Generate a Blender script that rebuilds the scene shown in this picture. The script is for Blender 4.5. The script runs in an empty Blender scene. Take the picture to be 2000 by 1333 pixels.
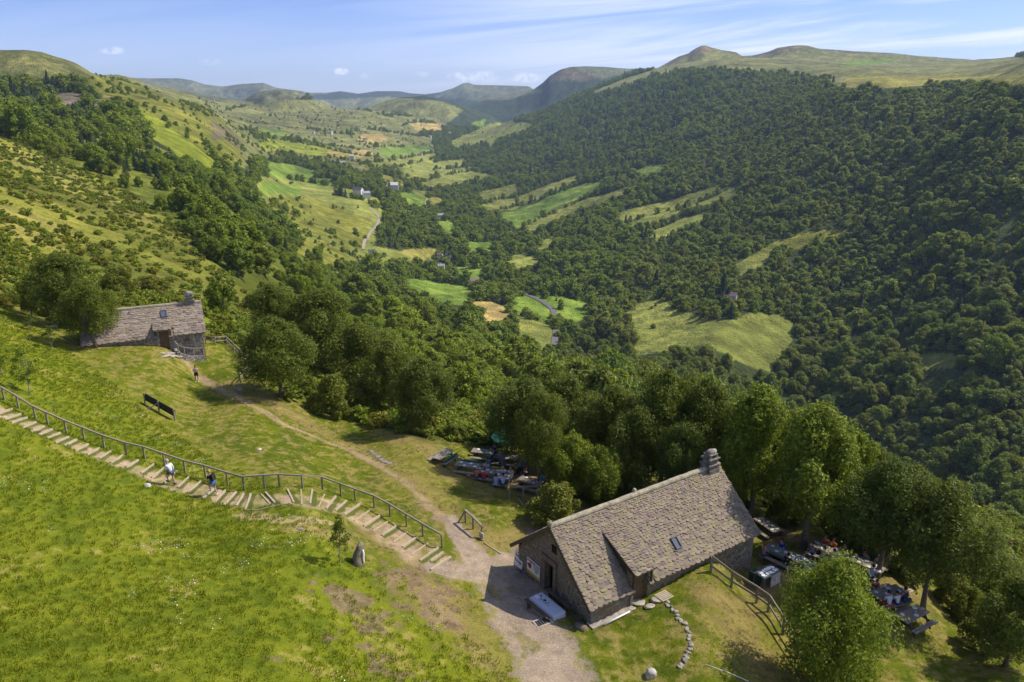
import bpy, bmesh, math, random
import numpy as np
from mathutils import Vector, Matrix
R = math.radians
sc = bpy.context.scene
COL = sc.collection

# ------------------------------------------------------------------ camera
F_PX, PITCH, CXP, CYP = 1444.0, R(17.9), 1000.0, 666.5
cam_d = bpy.data.cameras.new('camera'); cam = bpy.data.objects.new('camera', cam_d)
COL.objects.link(cam); sc.camera = cam
cam_d.sensor_width = 36.0; cam_d.lens = 36.0 * F_PX / 2000.0
cam_d.clip_start = 0.5; cam_d.clip_end = 60000
cam.location = (0, 0, 0); cam.rotation_euler = (R(90) - PITCH, 0, 0)

# ------------------------------------------------------------------ sky and sun
SUN = Vector((0.944, 0.33, 0)).normalized() * math.cos(R(46)) + Vector((0, 0, math.sin(R(46))))
world = bpy.data.worlds.new('World'); sc.world = world; world.use_nodes = True
wn, wl = world.node_tree.nodes, world.node_tree.links
wn.clear()
w_out = wn.new('ShaderNodeOutputWorld'); w_bg = wn.new('ShaderNodeBackground')
sky = wn.new('ShaderNodeTexSky'); sky.sky_type = 'NISHITA'; sky.sun_disc = False
sky.sun_elevation = R(46); sky.sun_rotation = math.atan2(SUN.x, SUN.y)
sky.altitude = 1300; sky.air_density = 1.0; sky.dust_density = 0.6; sky.ozone_density = 2.5
w_bg.inputs['Strength'].default_value = 0.105
def wnode(t, **kw):
    n = wn.new(t)
    for k, v in kw.items(): setattr(n, k, v)
    return n
def wmath(op, a, b=None, c=None):
    n = wn.new('ShaderNodeMath'); n.operation = op
    for i, v in enumerate((a, b, c)):
        if v is None: continue
        if hasattr(v, 'is_output'): wl.new(v, n.inputs[i])
        else: n.inputs[i].default_value = v
    return n.outputs[0]
# cirrus and small fair-weather clouds: laid out on a plane high above the land, seen by direction
tc = wn.new('ShaderNodeTexCoord'); sx = wn.new('ShaderNodeSeparateXYZ'); wl.new(tc.outputs['Generated'], sx.inputs[0])
zz = wmath('MAXIMUM', sx.outputs[2], 0.0)
az = wmath('DIVIDE', sx.outputs[0], wmath('MAXIMUM', sx.outputs[1], 0.05))
el = wmath('DIVIDE', sx.outputs[2], wmath('MAXIMUM', sx.outputs[1], 0.05))
# streaks: long along a slightly tilted direction
tilt = wmath('SUBTRACT', el, wmath('MULTIPLY', az, 0.085))
cv = wn.new('ShaderNodeCombineXYZ'); wl.new(wmath('MULTIPLY', az, 1.1), cv.inputs[0]); wl.new(wmath('MULTIPLY', tilt, 17.0), cv.inputs[1])
cn = wn.new('ShaderNodeTexNoise'); cn.inputs['Scale'].default_value = 1.5; cn.inputs['Detail'].default_value = 7; cn.inputs['Roughness'].default_value = 0.55
cn.inputs['Distortion'].default_value = 0.5
wl.new(cv.outputs[0], cn.inputs['Vector'])
def wrange(v, a, b, c=0.0, d=1.0, smooth=True):
    n = wn.new('ShaderNodeMapRange'); n.interpolation_type = 'SMOOTHSTEP' if smooth else 'LINEAR'
    wl.new(v, n.inputs[0])
    for i, x in enumerate((a, b, c, d)): n.inputs[i + 1].default_value = x
    return n.outputs[0]
side = wrange(az, -0.30, 0.35, 0.06, 1.0)
streak = wmath('MULTIPLY', wrange(cn.outputs['Fac'], 0.40, 0.60), side)
# low small cumulus
def puff(a0, e0, ra, re, k):
    dx = wmath('DIVIDE', wmath('SUBTRACT', az, a0), ra); dy = wmath('DIVIDE', wmath('SUBTRACT', el, e0), re)
    d = wmath('ADD', wmath('MULTIPLY', dx, dx), wmath('MULTIPLY', dy, dy))
    return wmath('MULTIPLY', wrange(d, 1.0, 0.0), k)
pn = wn.new('ShaderNodeTexNoise'); pn.inputs['Scale'].default_value = 110; pn.inputs['Detail'].default_value = 3; wl.new(tc.outputs['Generated'], pn.inputs['Vector'])
tot = None
def AZ(px): return (px - 1000) / F_PX * 0.96
def EL(py): return -math.tan(PITCH + math.atan((py - CYP) / F_PX))
for px, py, rw, rh, k in ((900, 151, 19, 6, 1), (945, 151, 22, 7, .8), (1027, 152, 22, 6, 1), (673, 140, 12, 4.5, 1), (242, 99, 18, 5, .6), (8, 86, 16, 6, .9), (828, 146, 11, 4, .35), (425, 121, 16, 5, .35), (718, 148, 8, 4, .3)):
    p = puff(AZ(px), EL(py), rw * 1.6 / F_PX, rh * 1.7 / F_PX, k)
    tot = p if tot is None else wmath('ADD', tot, p)
cum = wmath('MULTIPLY', tot, wrange(pn.outputs['Fac'], 0.36, 0.62, 0.05, 1.0))
veil = wrange(el, 0.16, 0.0, 0.0, 0.20)
cloud = wmath('MINIMUM', wmath('ADD', wmath('ADD', wmath('MULTIPLY', streak, 0.85), wmath('MULTIPLY', cum, 0.95)), veil), 0.97)
mx = wn.new('ShaderNodeMix'); mx.data_type = 'RGBA'
wl.new(cloud, mx.inputs[0])
tint = wn.new('ShaderNodeMix'); tint.data_type = 'RGBA'; tint.blend_type = 'MULTIPLY'; tint.inputs[0].default_value = 1.0
wl.new(sky.outputs[0], tint.inputs[6]); tint.inputs[7].default_value = (0.84, 0.90, 1.34, 1)
wl.new(tint.outputs[2], mx.inputs[6])
mx.inputs[7].default_value = (8.8, 9.4, 10.8, 1)
wl.new(mx.outputs[2], w_bg.inputs['Color']); wl.new(w_bg.outputs[0], w_out.inputs[0])

sun_d = bpy.data.lights.new('sun', 'SUN'); sun_d.energy = 4.9; sun_d.angle = R(0.55); sun_d.color = (1.0, 0.92, 0.79)
sun = bpy.data.objects.new('sun', sun_d); COL.objects.link(sun); sun.location = (60, 20, 80)
sun.rotation_euler = SUN.to_track_quat('Z', 'Y').to_euler()

sc.view_settings.view_transform = 'Standard'; sc.view_settings.look = 'None'
sc.view_settings.exposure = 0.18; sc.view_settings.gamma = 1.0; sc.view_settings.use_curve_mapping = False
sc.render.engine = 'CYCLES'
cy = sc.cycles
cy.use_denoising = True
try: cy.denoiser = 'OPENIMAGEDENOISE'
except Exception: pass
cy.use_adaptive_sampling = True; cy.adaptive_threshold = 0.015
cy.max_bounces = 5; cy.diffuse_bounces = 3; cy.glossy_bounces = 2; cy.transmission_bounces = 3; cy.transparent_max_bounces = 4; cy.volume_bounces = 0
cy.caustics_reflective = False; cy.caustics_refractive = False

# ------------------------------------------------------------------ pixel <-> land helpers
cp, sp = math.cos(PITCH), math.sin(PITCH)
def t_of(py): return -np.tan(PITCH + np.arctan((np.asarray(py, float) - CYP) / F_PX))
def u_of(px, t): return (np.asarray(px, float) - CXP) / F_PX * (cp - sp * t)
def to_px(x, y, z):
    t = z / y; d = cp - sp * t
    return CXP + F_PX * (x / y) / d, CYP - F_PX * (sp + cp * t) / d

# ------------------------------------------------------------------ value noise (numpy)
_rs = np.random.RandomState(7)
_perm = _rs.rand(256, 256)
def vnoise(x, y):
    xi = np.floor(x).astype(int); yi = np.floor(y).astype(int)
    fx = x - xi; fy = y - yi; fx = fx * fx * (3 - 2 * fx); fy = fy * fy * (3 - 2 * fy)
    a = _perm[xi & 255, yi & 255]; b = _perm[(xi + 1) & 255, yi & 255]
    c = _perm[xi & 255, (yi + 1) & 255]; d = _perm[(xi + 1) & 255, (yi + 1) & 255]
    return (a * (1 - fx) + b * fx) * (1 - fy) + (c * (1 - fx) + d * fx) * fy - 0.5
def fbm(x, y, s, o=4, g=0.5):
    r = 0; a = 1
    for i in range(o):
        r = r + a * vnoise(x / s + 13.7 * i, y / s + 7.1 * i); s *= 0.5; a *= g
    return r
def sstep(a, b, x):
    k = np.clip((x - a) / (b - a), 0, 1); return k * k * (3 - 2 * k)

# ------------------------------------------------------------------ height of the land: control points (pixel x, pixel y, metres ahead)
CP = [
 # meadow, stairs and terrace
 (864,1075,38.6),(600,985,39.5),(335,950,41.3),(0,800,44.4),(0,1333,19.6),(500,1333,22.4),(1000,1333,27.3),(1050,1250,31.0),(960,1110,38.0),
 (0,1050,29.5),(400,1150,28.8),(700,1106,34.5),(385,747,68),(325,684,71),(150,650,74),(200,760,57),(410,672,77),
 (460,720,72),(560,775,67),(650,830,64),(800,850,59.5),(865,900,54.5),(950,945,51.5),(1040,950,51.5),(1140,950,52.0),(700,950,47.5),(560,870,52.5),(470,790,61),
 (880,1000,45.0),(960,1020,43.8),(1000,1085,40.4),(1073,1158,35.6),(1150,1222,32.6),(1270,1320,29.3),(1265,1170,34.6),(1390,1108,37.1),
 (1470,1142,38.5),(1500,1110,40.0),(1560,1100,40.8),(1640,1090,41.5),(1490,1040,45.5),(1600,1030,46.0),(1735,1165,36.9),(1790,1225,34.8),(1600,1333,30.8),(1440,1260,31.3),(1440,1126,38.3),(1420,1162,35.5),(1500,1205,34.6),(2000,1333,30.5),(1850,1290,32.5),
 (1250,1010,46.5),(1330,960,50.5),(1200,960,51.0),
 # drop below the terrace
 (930,800,100),(1000,800,200),(840,740,200),(750,680,230),(650,600,280),(640,700,105),(780,770,110),(480,640,100),
 (1230,762,300),(1180,790,380),(1870,970,110),(1990,1120,75),(1400,900,95),(1100,860,100),(1700,960,90),(1950,1040,84),(1600,950,125),
 (1250,820,230),
 # left hillside
 (0,560,90),(0,500,120),(0,400,180),(0,300,320),(0,250,500),(0,200,720),(0,165,900),
 (120,600,88),(250,560,125),(250,500,170),(250,400,300),(250,300,500),(250,220,760),(200,175,1000),
 (450,600,150),(450,500,250),(450,400,450),(450,300,850),(440,240,1400),(400,205,2400),(330,190,1900),
 (550,600,230),(550,500,480),(550,420,800),(530,330,1300),(520,255,2200),(520,215,2900),
 (620,560,400),(700,600,480),(800,650,430),(900,700,400),(1000,750,370),(1100,760,390),
 (600,340,1450),(620,300,1800),(700,430,1000),(720,380,1250),(750,330,1700),(640,480,700),
 (700,250,2700),(700,215,3200),(800,250,3000),(800,212,3500),(850,330,2150),(860,270,3000),(850,400,1450),(880,480,1050),(830,520,930),(900,560,800),(750,500,850),
 (930,240,3700),(900,215,4300),
 (1000,600,680),(1085,650,600),(1060,560,800),(1000,500,1000),(1000,400,1550),(1000,300,2300),(1000,245,3000),
 # right hillside
 (1150,700,560),(1200,650,600),(1200,560,780),(1200,460,1050),(1200,380,1400),(1200,300,1850),(1200,220,2350),(1200,185,2600),
 (1400,800,450),(1400,700,500),(1350,620,600),(1400,570,660),(1400,500,800),(1400,420,1020),(1400,300,1450),(1400,200,1900),(1400,135,2250),
 (1700,940,370),(1700,760,460),(1700,680,520),(1700,600,590),(1700,450,740),(1700,300,980),(1700,200,1180),(1720,165,1290),(1750,150,1600),
 (2000,950,320),(2000,800,372),(2000,725,405),(2000,540,500),(2000,367,610),(2000,243,720),(2000,165,810),(1950,152,1200),
 (1400,120,2800),(1600,140,2000),(1650,125,2700),(1900,125,2500),
 (1620,145,1750),(1500,128,2350),
]
CP = np.array(CP, float)
_t = t_of(CP[:, 1]); _u = u_of(CP[:, 0], _t)
KU, KL = 3.0, 1.0
cx_, cy_ = _u * KU, np.log(CP[:, 2]) * KL
# a few anchors outside the frame, so that the land goes on in a believable way
EXT = [(-1.2, 12, -14.5), (0, 12, -19.5), (1.2, 12, -25), (-1.25, 60, -6), (1.25, 45, -42), (-1.2, 300, 45), (1.2, 150, -95), (1.2, 420, -75), (1.2, 900, 60), (-1.2, 900, 120), (-1.2, 3000, 60), (1.2, 3000, 130), (0.4, 290, -190), (0.62, 235, -168), (0.5, 160, -112), (0.25, 250, -118)]
cx_ = np.concatenate([cx_, [e[0] * KU for e in EXT]]); cy_ = np.concatenate([cy_, [math.log(e[1]) * KL for e in EXT]])
tv = np.concatenate([_t, [e[2] / e[1] for e in EXT]])
def _phi(r2): return np.where(r2 > 0, 0.5 * r2 * np.log(np.maximum(r2, 1e-12)), 0)
n_ = len(cx_)
K = _phi((cx_[:, None] - cx_[None]) ** 2 + (cy_[:, None] - cy_[None]) ** 2) + np.eye(n_) * 0.0006
Pm = np.stack([np.ones(n_), cx_, cy_], 1)
A = np.block([[K, Pm], [Pm.T, np.zeros((3, 3))]])
_w = np.linalg.solve(A, np.concatenate([tv, np.zeros(3)]))
# far ridges: skyline in pixels, distance ahead, fall towards us, fall beyond
RIDGES = [
 ([(-400,75),(0,101),(45,99),(80,102),(120,113),(150,124),(175,140),(200,155),(240,185),(300,240),(420,330)], 1050, .09, .3),
 ([(100,140),(188,141),(230,144),(265,153),(300,166),(345,178),(390,195),(430,230),(500,280)], 1900, .10, .2),
 ([(200,150),(290,153),(350,153),(375,157),(400,165),(435,169),(470,164),(515,162),(540,172),(590,178),(620,190),(700,230)], 7200, .16, .3),
 ([(380,210),(435,196),(470,197),(495,183),(515,176),(545,173),(570,176),(600,190),(625,200),(660,214),(720,240)], 3250, .20, .3),
 ([(560,190),(590,181),(640,181),(665,178),(700,183),(715,181),(735,178),(780,178),(800,182),(830,184),(880,190)], 8500, .1, .3),
 ([(700,215),(755,196),(785,190),(830,187),(870,196),(900,205),(960,225)], 3900, .16, .3),
 ([(780,196),(830,184),(860,180),(885,172),(903,163),(915,161),(925,165),(960,166),(1000,167),(1032,168),(1042,174),(1080,190),(1150,200)], 7600, .14, .3),
 ([(880,200),(940,191),(955,184),(1000,180),(1040,174),(1100,185)], 6000, .05, .3),
 ([(880,215),(960,200),(1010,190),(1040,177),(1060,162),(1075,147),(1095,136),(1115,131),(1145,130),(1180,131),(1230,135),(1280,133),(1350,150),(1500,180)], 4600, .26, .2),
 ([(1120,190),(1180,170),(1215,155),(1250,143),(1285,133),(1305,122),(1325,111),(1345,104),(1358,95),(1370,89),(1378,88),(1390,93),(1410,98),(1425,99),(1438,101),(1450,108),(1470,107),(1500,101),(1520,93),(1550,89),(1580,91),(1600,96),(1660,100),(1700,102),(1780,108),(1900,117),(2000,124),(2300,140),(2600,150)], 3300, .085, .15),
]
RD = []
for line, Y0, k1, k2 in RIDGES:
    a = np.array(line, float); t = t_of(a[:, 1]); RD.append((u_of(a[:, 0], t), t * Y0, Y0, k1, k2))
def _rbf(u, L):
    out = np.empty(u.shape)
    for s in range(0, len(u), 60000):
        a = u[s:s + 60000] * KU; b = L[s:s + 60000] * KL
        K = _phi((a[:, None] - cx_[None]) ** 2 + (b[:, None] - cy_[None]) ** 2)
        out[s:s + 60000] = K @ _w[:n_] + _w[n_] + _w[n_ + 1] * a + _w[n_ + 2] * b
    return out
_TU = np.linspace(-1.4, 1.4, 451); _TL = np.linspace(math.log(7), math.log(20000), 700)
_a, _b = np.meshgrid(_TU, _TL); _TAB = _rbf(_a.ravel(), _b.ravel()).reshape(_a.shape)
def table(u, L):
    fu = np.clip((u - _TU[0]) / (_TU[1] - _TU[0]), 0, len(_TU) - 1.001); fl = np.clip((L - _TL[0]) / (_TL[1] - _TL[0]), 0, len(_TL) - 1.001)
    i = fu.astype(int); j = fl.astype(int); fu = fu - i; fl = fl - j
    return (_TAB[j, i] * (1 - fu) + _TAB[j, i + 1] * fu) * (1 - fl) + (_TAB[j + 1, i] * (1 - fu) + _TAB[j + 1, i + 1] * fu) * fl
def height(u, Y, detail=True):
    """u = x / y, Y = metres ahead -> z"""
    u = np.atleast_1d(np.asarray(u, float)); Y = np.atleast_1d(np.asarray(Y, float))
    u, Y = np.broadcast_arrays(u, Y); sh = u.shape; u = u.ravel(); Y = Y.ravel()
    out = table(u, np.log(Y))
    far = sstep(3000, 4500, Y)
    z = out * Y
    z = z * (1 - far) + far * np.minimum(z, -150 - 0.01 * (Y - 3000))
    for ru, rz, Y0, k1, k2 in RD:
        zr = np.interp(u, ru, rz)
        zr = zr - np.maximum(0, u - ru[-1]) * Y0 * (0.8 if ru[-1] < 0.6 else 0) - np.maximum(0, ru[0] - u) * Y0 * (0.8 if ru[0] > -0.6 else 0)
        d = Y - Y0
        zr = zr - np.where(d < 0, -d * k1, d * k2) - (d / Y0) ** 2 * Y0 * 1.3
        rough = fbm(u * Y0, Y, Y0 * 0.06, 5) * Y0 * (0.012 if k1 > .12 else .004) * np.clip(np.abs(d) / (0.06 * Y0), 0, 1)
        zr = zr + rough
        m = Y > Y0 * 0.45
        z = np.where(m, np.maximum(z, zr), z)
    if detail:
        x = u * Y
        amp = sstep(90, 500, Y)
        z = z + amp * (fbm(x, Y, 120, 4) * 9.0) * sstep(6000, 1500, Y) + sstep(60, 110, Y) * fbm(x, Y, 14, 3) * 1.2 * sstep(900, 300, Y)
        z = z + fbm(x, Y, 2.5, 3) * 0.10 * sstep(70, 40, Y)
    return z.reshape(sh)
_ys = np.exp(np.linspace(math.log(12), math.log(9000), 1800))
def G(px, py, ymin=12):
    """the point of the land seen at this pixel"""
    t = float(t_of(py)); u = float(u_of(px, t))
    ys = _ys[_ys >= ymin]
    h = height(u, ys) - t * ys
    i = np.argmax(h > 0)
    if h[i] <= 0: i = len(ys) - 1
    if i == 0: Y = ys[0]
    else:
        f = h[i - 1] / (h[i - 1] - h[i]); Y = ys[i - 1] + f * (ys[i] - ys[i - 1])
    return Vector((u * Y, Y, t * Y))
def H(x, y): return float(height(x / y, y)[0])
def PZ(px, py, z):
    """the point at height z seen at this pixel"""
    t = float(t_of(py)); Y = z / t; return Vector((float(u_of(px, t)) * Y, Y, z))
def PY(px, py, Y):
    t = float(t_of(py)); return Vector((float(u_of(px, t)) * Y, Y, t * Y))

# ------------------------------------------------------------------ materials
MATS = {}
class NT:
    def __init__(s, name):
        s.m = bpy.data.materials.new(name); s.m.use_nodes = True; s.n = s.m.node_tree.nodes; s.l = s.m.node_tree.links; s.n.clear()
        s.out = s.n.new('ShaderNodeOutputMaterial'); MATS[name] = s.m
    def node(s, t, ins=None, **kw):
        n = s.n.new(t)
        for k, v in kw.items(): setattr(n, k, v)
        for k, v in (ins or {}).items(): s.set(n, k, v)
        return n
    def set(s, n, k, v):
        i = n.inputs[k]
        if hasattr(v, 'is_output'): s.l.new(v, i)
        else: i.default_value = v
    def math(s, op, a, b=0.0, c=None):
        n = s.node('ShaderNodeMath', operation=op); s.set(n, 0, a); s.set(n, 1, b)
        if c is not None: s.set(n, 2, c)
        return n.outputs[0]
    def mix(s, f, a, b, blend='MIX'):
        n = s.node('ShaderNodeMix', data_type='RGBA', blend_type=blend); s.set(n, 0, f)
        for k, v in ((6, a), (7, b)): s.set(n, k, v if hasattr(v, 'is_output') else (*v[:3], 1))
        return n.outputs[2]
    def noise(s, vec, scale, detail=4, rough=.55, out='Fac'):
        n = s.node('ShaderNodeTexNoise', {'Scale': scale, 'Detail': detail, 'Roughness': rough})
        if vec is not None: s.l.new(vec, n.inputs['Vector'])
        return n.outputs[out]
    def rng(s, v, a, b, c=0.0, d=1.0):
        n = s.node('ShaderNodeMapRange'); s.set(n, 0, v)
        for i, x in enumerate((a, b, c, d)): n.inputs[i + 1].default_value = x
        return n.outputs[0]
    def coord(s, kind='Object'):
        return s.node('ShaderNodeTexCoord').outputs[kind]
    def pos(s): return s.node('ShaderNodeNewGeometry').outputs['Position']
    def bump(s, h, dist=.02, strength=1.0):
        return s.node('ShaderNodeBump', {'Height': h, 'Distance': dist, 'Strength': strength}).outputs[0]
    def pbr(s, col, rough=.8, normal=None, spec=.3, metal=0.0):
        b = s.node('ShaderNodeBsdfPrincipled', {'Roughness': rough, 'Specular IOR Level': spec, 'Metallic': metal})
        s.set(b, 'Base Color', col if hasattr(col, 'is_output') else (*col[:3], 1))
        if normal is not None: s.l.new(normal, b.inputs['Normal'])
        s.l.new(b.outputs[0], s.out.inputs[0]); return s.m
def plain(name, col, rough=.8, var=.25, scale=6.0, bumpd=.0, metal=0.0, spec=.3):
    t = NT(name); c = t.coord(); f = t.noise(c, scale, 5)
    dark = tuple(x * (1 - var) for x in col); lite = tuple(min(1, x * (1 + var)) for x in col)
    nrm = t.bump(t.noise(c, scale * 4, 4), bumpd) if bumpd else None
    return t.pbr(t.mix(t.rng(f, .3, .7), dark, lite), rough, nrm, spec, metal)
def wood(name, col, stretch=(1, 14, 14)):
    t = NT(name); mp = t.node('ShaderNodeMapping', {'Scale': stretch}); t.l.new(t.coord(), mp.inputs[0])
    f = t.noise(mp.outputs[0], 2.2, 6, .65); g = t.noise(t.coord(), 1.3, 3)
    c = t.mix(t.rng(f, .3, .7), tuple(x * .55 for x in col), tuple(min(1, x * 1.3) for x in col))
    c = t.mix(t.math('MULTIPLY', t.rng(g, .4, .7), .45), c, tuple(x * .6 for x in (col[0] * .9, col[1] * 1.05, col[2])))
    return t.pbr(c, .85, t.bump(f, .01))
def stone_wall(name, cols, mortar, scale=2.6, ratio=1.5, mw=.045, disp=.05):
    t = NT(name); mp = t.node('ShaderNodeMapping', {'Scale': (1, 1, ratio)}); t.l.new(t.coord(), mp.inputs[0])
    wob = t.noise(t.coord(), 3.0, 3, .5, 'Color')
    vv = t.node('ShaderNodeVectorMath', operation='MULTIPLY_ADD'); t.l.new(wob, vv.inputs[0]); vv.inputs[1].default_value = (.18, .18, .18); t.l.new(mp.outputs[0], vv.inputs[2])
    v1 = t.node('ShaderNodeTexVoronoi', {'Scale': scale, 'Randomness': .9}); t.l.new(vv.outputs[0], v1.inputs['Vector'])
    v2 = t.node('ShaderNodeTexVoronoi', {'Scale': scale, 'Randomness': .9}, feature='DISTANCE_TO_EDGE'); t.l.new(vv.outputs[0], v2.inputs['Vector'])
    hsv = t.node('ShaderNodeSeparateColor'); t.l.new(v1.outputs['Color'], hsv.inputs[0])
    c = t.mix(hsv.outputs[0], cols[0], cols[1]); c = t.mix(t.rng(hsv.outputs[1], .6, 1.0), c, cols[2])
    c = t.mix(t.rng(t.noise(t.coord(), 9, 5), .35, .75, 0, .5), c, tuple(x * .55 for x in cols[0]))
    edge = t.rng(v2.outputs['Distance'], mw * .5, mw * 1.6)
    c = t.mix(edge, mortar, c)
    h = t.math('ADD', t.math('MULTIPLY', edge, 1.0), t.math('MULTIPLY', t.noise(t.coord(), 14, 4), .5))
    return t.pbr(c, .92, t.bump(h, disp), .2)
def tile_mat(name, cols, lichen):
    t = NT(name); g = t.node('ShaderNodeNewGeometry'); r = g.outputs['Random Per Island']; c = t.coord()
    k = t.node('ShaderNodeValToRGB'); t.l.new(r, k.inputs[0]); e = k.color_ramp.elements
    e[0].color = (*cols[0], 1); e[1].color = (*cols[-1], 1); k.color_ramp.interpolation = 'LINEAR'
    for i, q in enumerate(cols[1:-1]):
        x = e.new((i + 1) / (len(cols) - 1)); x.color = (*q, 1)
    n = t.noise(c, 2.2, 6, .7); n2 = t.noise(c, 11, 4, .6)
    li = t.math('MULTIPLY', t.rng(n, .45, .62), t.rng(n2, .4, .6, .35, 1))
    col = t.mix(t.math('MULTIPLY', li, .75), k.outputs[0], lichen)
    col = t.mix(t.rng(t.noise(c, 25, 4, .6), .35, .8, 0, .55), col, tuple(x * .45 for x in cols[0]))
    col = t.mix(t.math('MULTIPLY', t.rng(t.noise(c, 7.0, 3, .5), .66, .74), .7), col, (.42, .40, .36))
    return t.pbr(col, .9, t.bump(t.noise(c, 18, 5, .7), .012), .25)
def leaf_mat(name, c1, c2, c3, trans=.28, obj=.5, lo=.55, hi=1.5):
    t = NT(name); g = t.node('ShaderNodeNewGeometry'); oi = t.node('ShaderNodeObjectInfo')
    pn = t.noise(oi.outputs['Location'], .013, 3, .6)
    a = t.mix(t.math('ADD', t.math('MULTIPLY', oi.outputs['Random'], .65), t.rng(pn, .35, .65, -.15, .5)), c1, c2)
    a = t.mix(t.math('MULTIPLY', t.math('FRACT', t.math('MULTIPLY', oi.outputs['Random'], 7.31)), obj), a, c3)
    val = t.node('ShaderNodeHueSaturation', {'Saturation': 1.0}); t.l.new(a, val.inputs['Color'])
    t.l.new(t.rng(g.outputs['Random Per Island'], 0, 1, lo, hi), val.inputs['Value'])
    t.l.new(t.rng(t.math('FRACT', t.math('MULTIPLY', g.outputs['Random Per Island'], 13.7)), 0, 1, .485, .515), val.inputs['Hue'])
    b = t.node('ShaderNodeBsdfPrincipled', {'Roughness': .55, 'Specular IOR Level': .25}); t.l.new(val.outputs[0], b.inputs['Base Color'])
    tr = t.node('ShaderNodeBsdfTranslucent'); t.l.new(t.mix(1.0, val.outputs[0], (1.5, 1.6, .6), 'MULTIPLY'), tr.inputs[0])
    m = t.node('ShaderNodeMixShader'); m.inputs[0].default_value = trans; t.l.new(b.outputs[0], m.inputs[1]); t.l.new(tr.outputs[0], m.inputs[2])
    t.l.new(m.outputs[0], t.out.inputs[0]); return t.m
M = {}
M['leaf_ash'] = leaf_mat('leaf_ash', (.085, .118, .011), (.125, .158, .012), (.165, .175, .015))
M['leaf_lime'] = leaf_mat('leaf_lime', (.165, .22, .014), (.21, .25, .016), (.175, .205, .015))
M['leaf_bush'] = leaf_mat('leaf_bush', (.135, .170, .016), (.165, .185, .018), (.20, .175, .022))
M['leaf_wood'] = leaf_mat('leaf_wood', (.135, .195, .018), (.25, .30, .020), (.185, .21, .022), .33, obj=.6)
M['leaf_dark'] = leaf_mat('leaf_dark', (.125, .180, .028), (.225, .275, .030), (.235, .225, .036), .35, obj=.6)
M['leaf_pine'] = leaf_mat('leaf_pine', (.035, .068, .024), (.050, .085, .027), (.070, .088, .026), .1)
M['leaf_herb'] = leaf_mat('leaf_herb', (.15, .21, .014), (.19, .215, .016), (.24, .20, .024), .3, .6)
M['blade'] = leaf_mat('blade', (.150, .196, .010), (.182, .215, .011), (.22, .21, .014), .35, .5, .78, 1.25)
M['bark'] = plain('bark', (.16, .13, .10), .95, .4, 5, .02)
M['bark_pale'] = plain('bark_pale', (.30, .27, .22), .9, .3, 5, .02)
M['wood_grey'] = wood('wood_grey', (.27, .235, .17))
M['wood_tan'] = wood('wood_tan', (.50, .41, .28))
M['wood_dark'] = wood('wood_dark', (.10, .075, .05))
M['wood_table'] = wood('wood_table', (.30, .25, .19))
M['wood_green'] = plain('wood_green', (.022, .032, .026), .6, .3, 4)
M['stone'] = stone_wall('stone', ((.13, .118, .105), (.22, .185, .15), (.27, .19, .11)), (.31, .275, .215), 2.2, 1.35, .06)
M['stone_small'] = stone_wall('stone_small', ((.17, .16, .16), (.28, .25, .22), (.22, .19, .16)), (.46, .41, .33), 2.1, 1.5, .06)
M['stone_dry'] = stone_wall('stone_dry', ((.20, .18, .16), (.36, .31, .26), (.30, .26, .20)), (.05, .045, .04), 3.2, 2.4, .03, .05)
M['quoin'] = plain('quoin', (.20, .185, .165), .9, .35, 4, .02)
M['lintel'] = plain('lintel', (.17, .125, .09), .9, .3, 5, .02)
M['slab'] = tile_mat('slab', ((.19, .145, .12), (.285, .222, .178), (.165, .13, .118), (.335, .265, .195), (.225, .18, .143)), (.30, .28, .11))
M['slab_far'] = tile_mat('slab_far', ((.20, .15, .13), (.31, .25, .21), (.16, .13, .12), (.36, .30, .25), (.25, .20, .17)), (.33, .28, .13))
M['ridge_mortar'] = plain('ridge_mortar', (.34, .30, .21), .95, .35, 3, .03)
M['rock'] = plain('rock', (.25, .23, .20), .95, .5, 3, .04)
M['rock_pale'] = plain('rock_pale', (.50, .47, .42), .95, .4, 4, .03)
M['rock_brown'] = plain('rock_brown', (.20, .165, .12), .95, .5, 4, .05)
M['flag'] = plain('flag', (.36, .32, .26), .95, .35, 3, .02)
M['zinc'] = plain('zinc', (.13, .13, .135), .75, .1, 3, 0, .6)
M['white'] = plain('white', (.78, .78, .77), .5, .05, 3)
M['cloth_white'] = plain('cloth_white', (.47, .51, .60), .8, .06, 3)
M['glass'] = plain('glass', (.10, .12, .16), .08, .1, 2, 0, 0, .8)
M['black'] = plain('black', (.012, .012, .012), .6, .2, 3)
M['dark_hole'] = plain('dark_hole', (.006, .006, .007), .9, .1, 3)
M['door_wood'] = wood('door_wood', (.17, .11, .06), (14, 14, 1))
M['yellow'] = plain('yellow', (.55, .36, .03), .6, .1, 3)
M['lane'] = plain('lane', (.30, .26, .20), .95, .25, .3)
M['skin'] = plain('skin', (.48, .27, .18), .6, .08, 8)
M['skin_tan'] = plain('skin_tan', (.36, .19, .12), .6, .08, 8)
M['hair_dark'] = plain('hair_dark', (.02, .014, .01), .6, .3, 20)
M['hair_brown'] = plain('hair_brown', (.10, .055, .03), .6, .3, 20)
M['hair_grey'] = plain('hair_grey', (.34, .33, .32), .6, .2, 20)
M['hair_blond'] = plain('hair_blond', (.36, .24, .11), .6, .2, 20)
M['green_canvas'] = plain('green_canvas', (.012, .10, .062), .7, .15, 4)
M['bin_green'] = plain('bin_green', (.012, .05, .038), .5, .15, 4)
M['grey_plastic'] = plain('grey_plastic', (.14, .15, .16), .5, .15, 4)
M['plate'] = plain('plate', (.72, .74, .76), .25, .05, 4, 0, 0, .6)
M['oilcloth'] = plain('oilcloth', (.17, .19, .17), .4, .15, 4)
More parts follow.
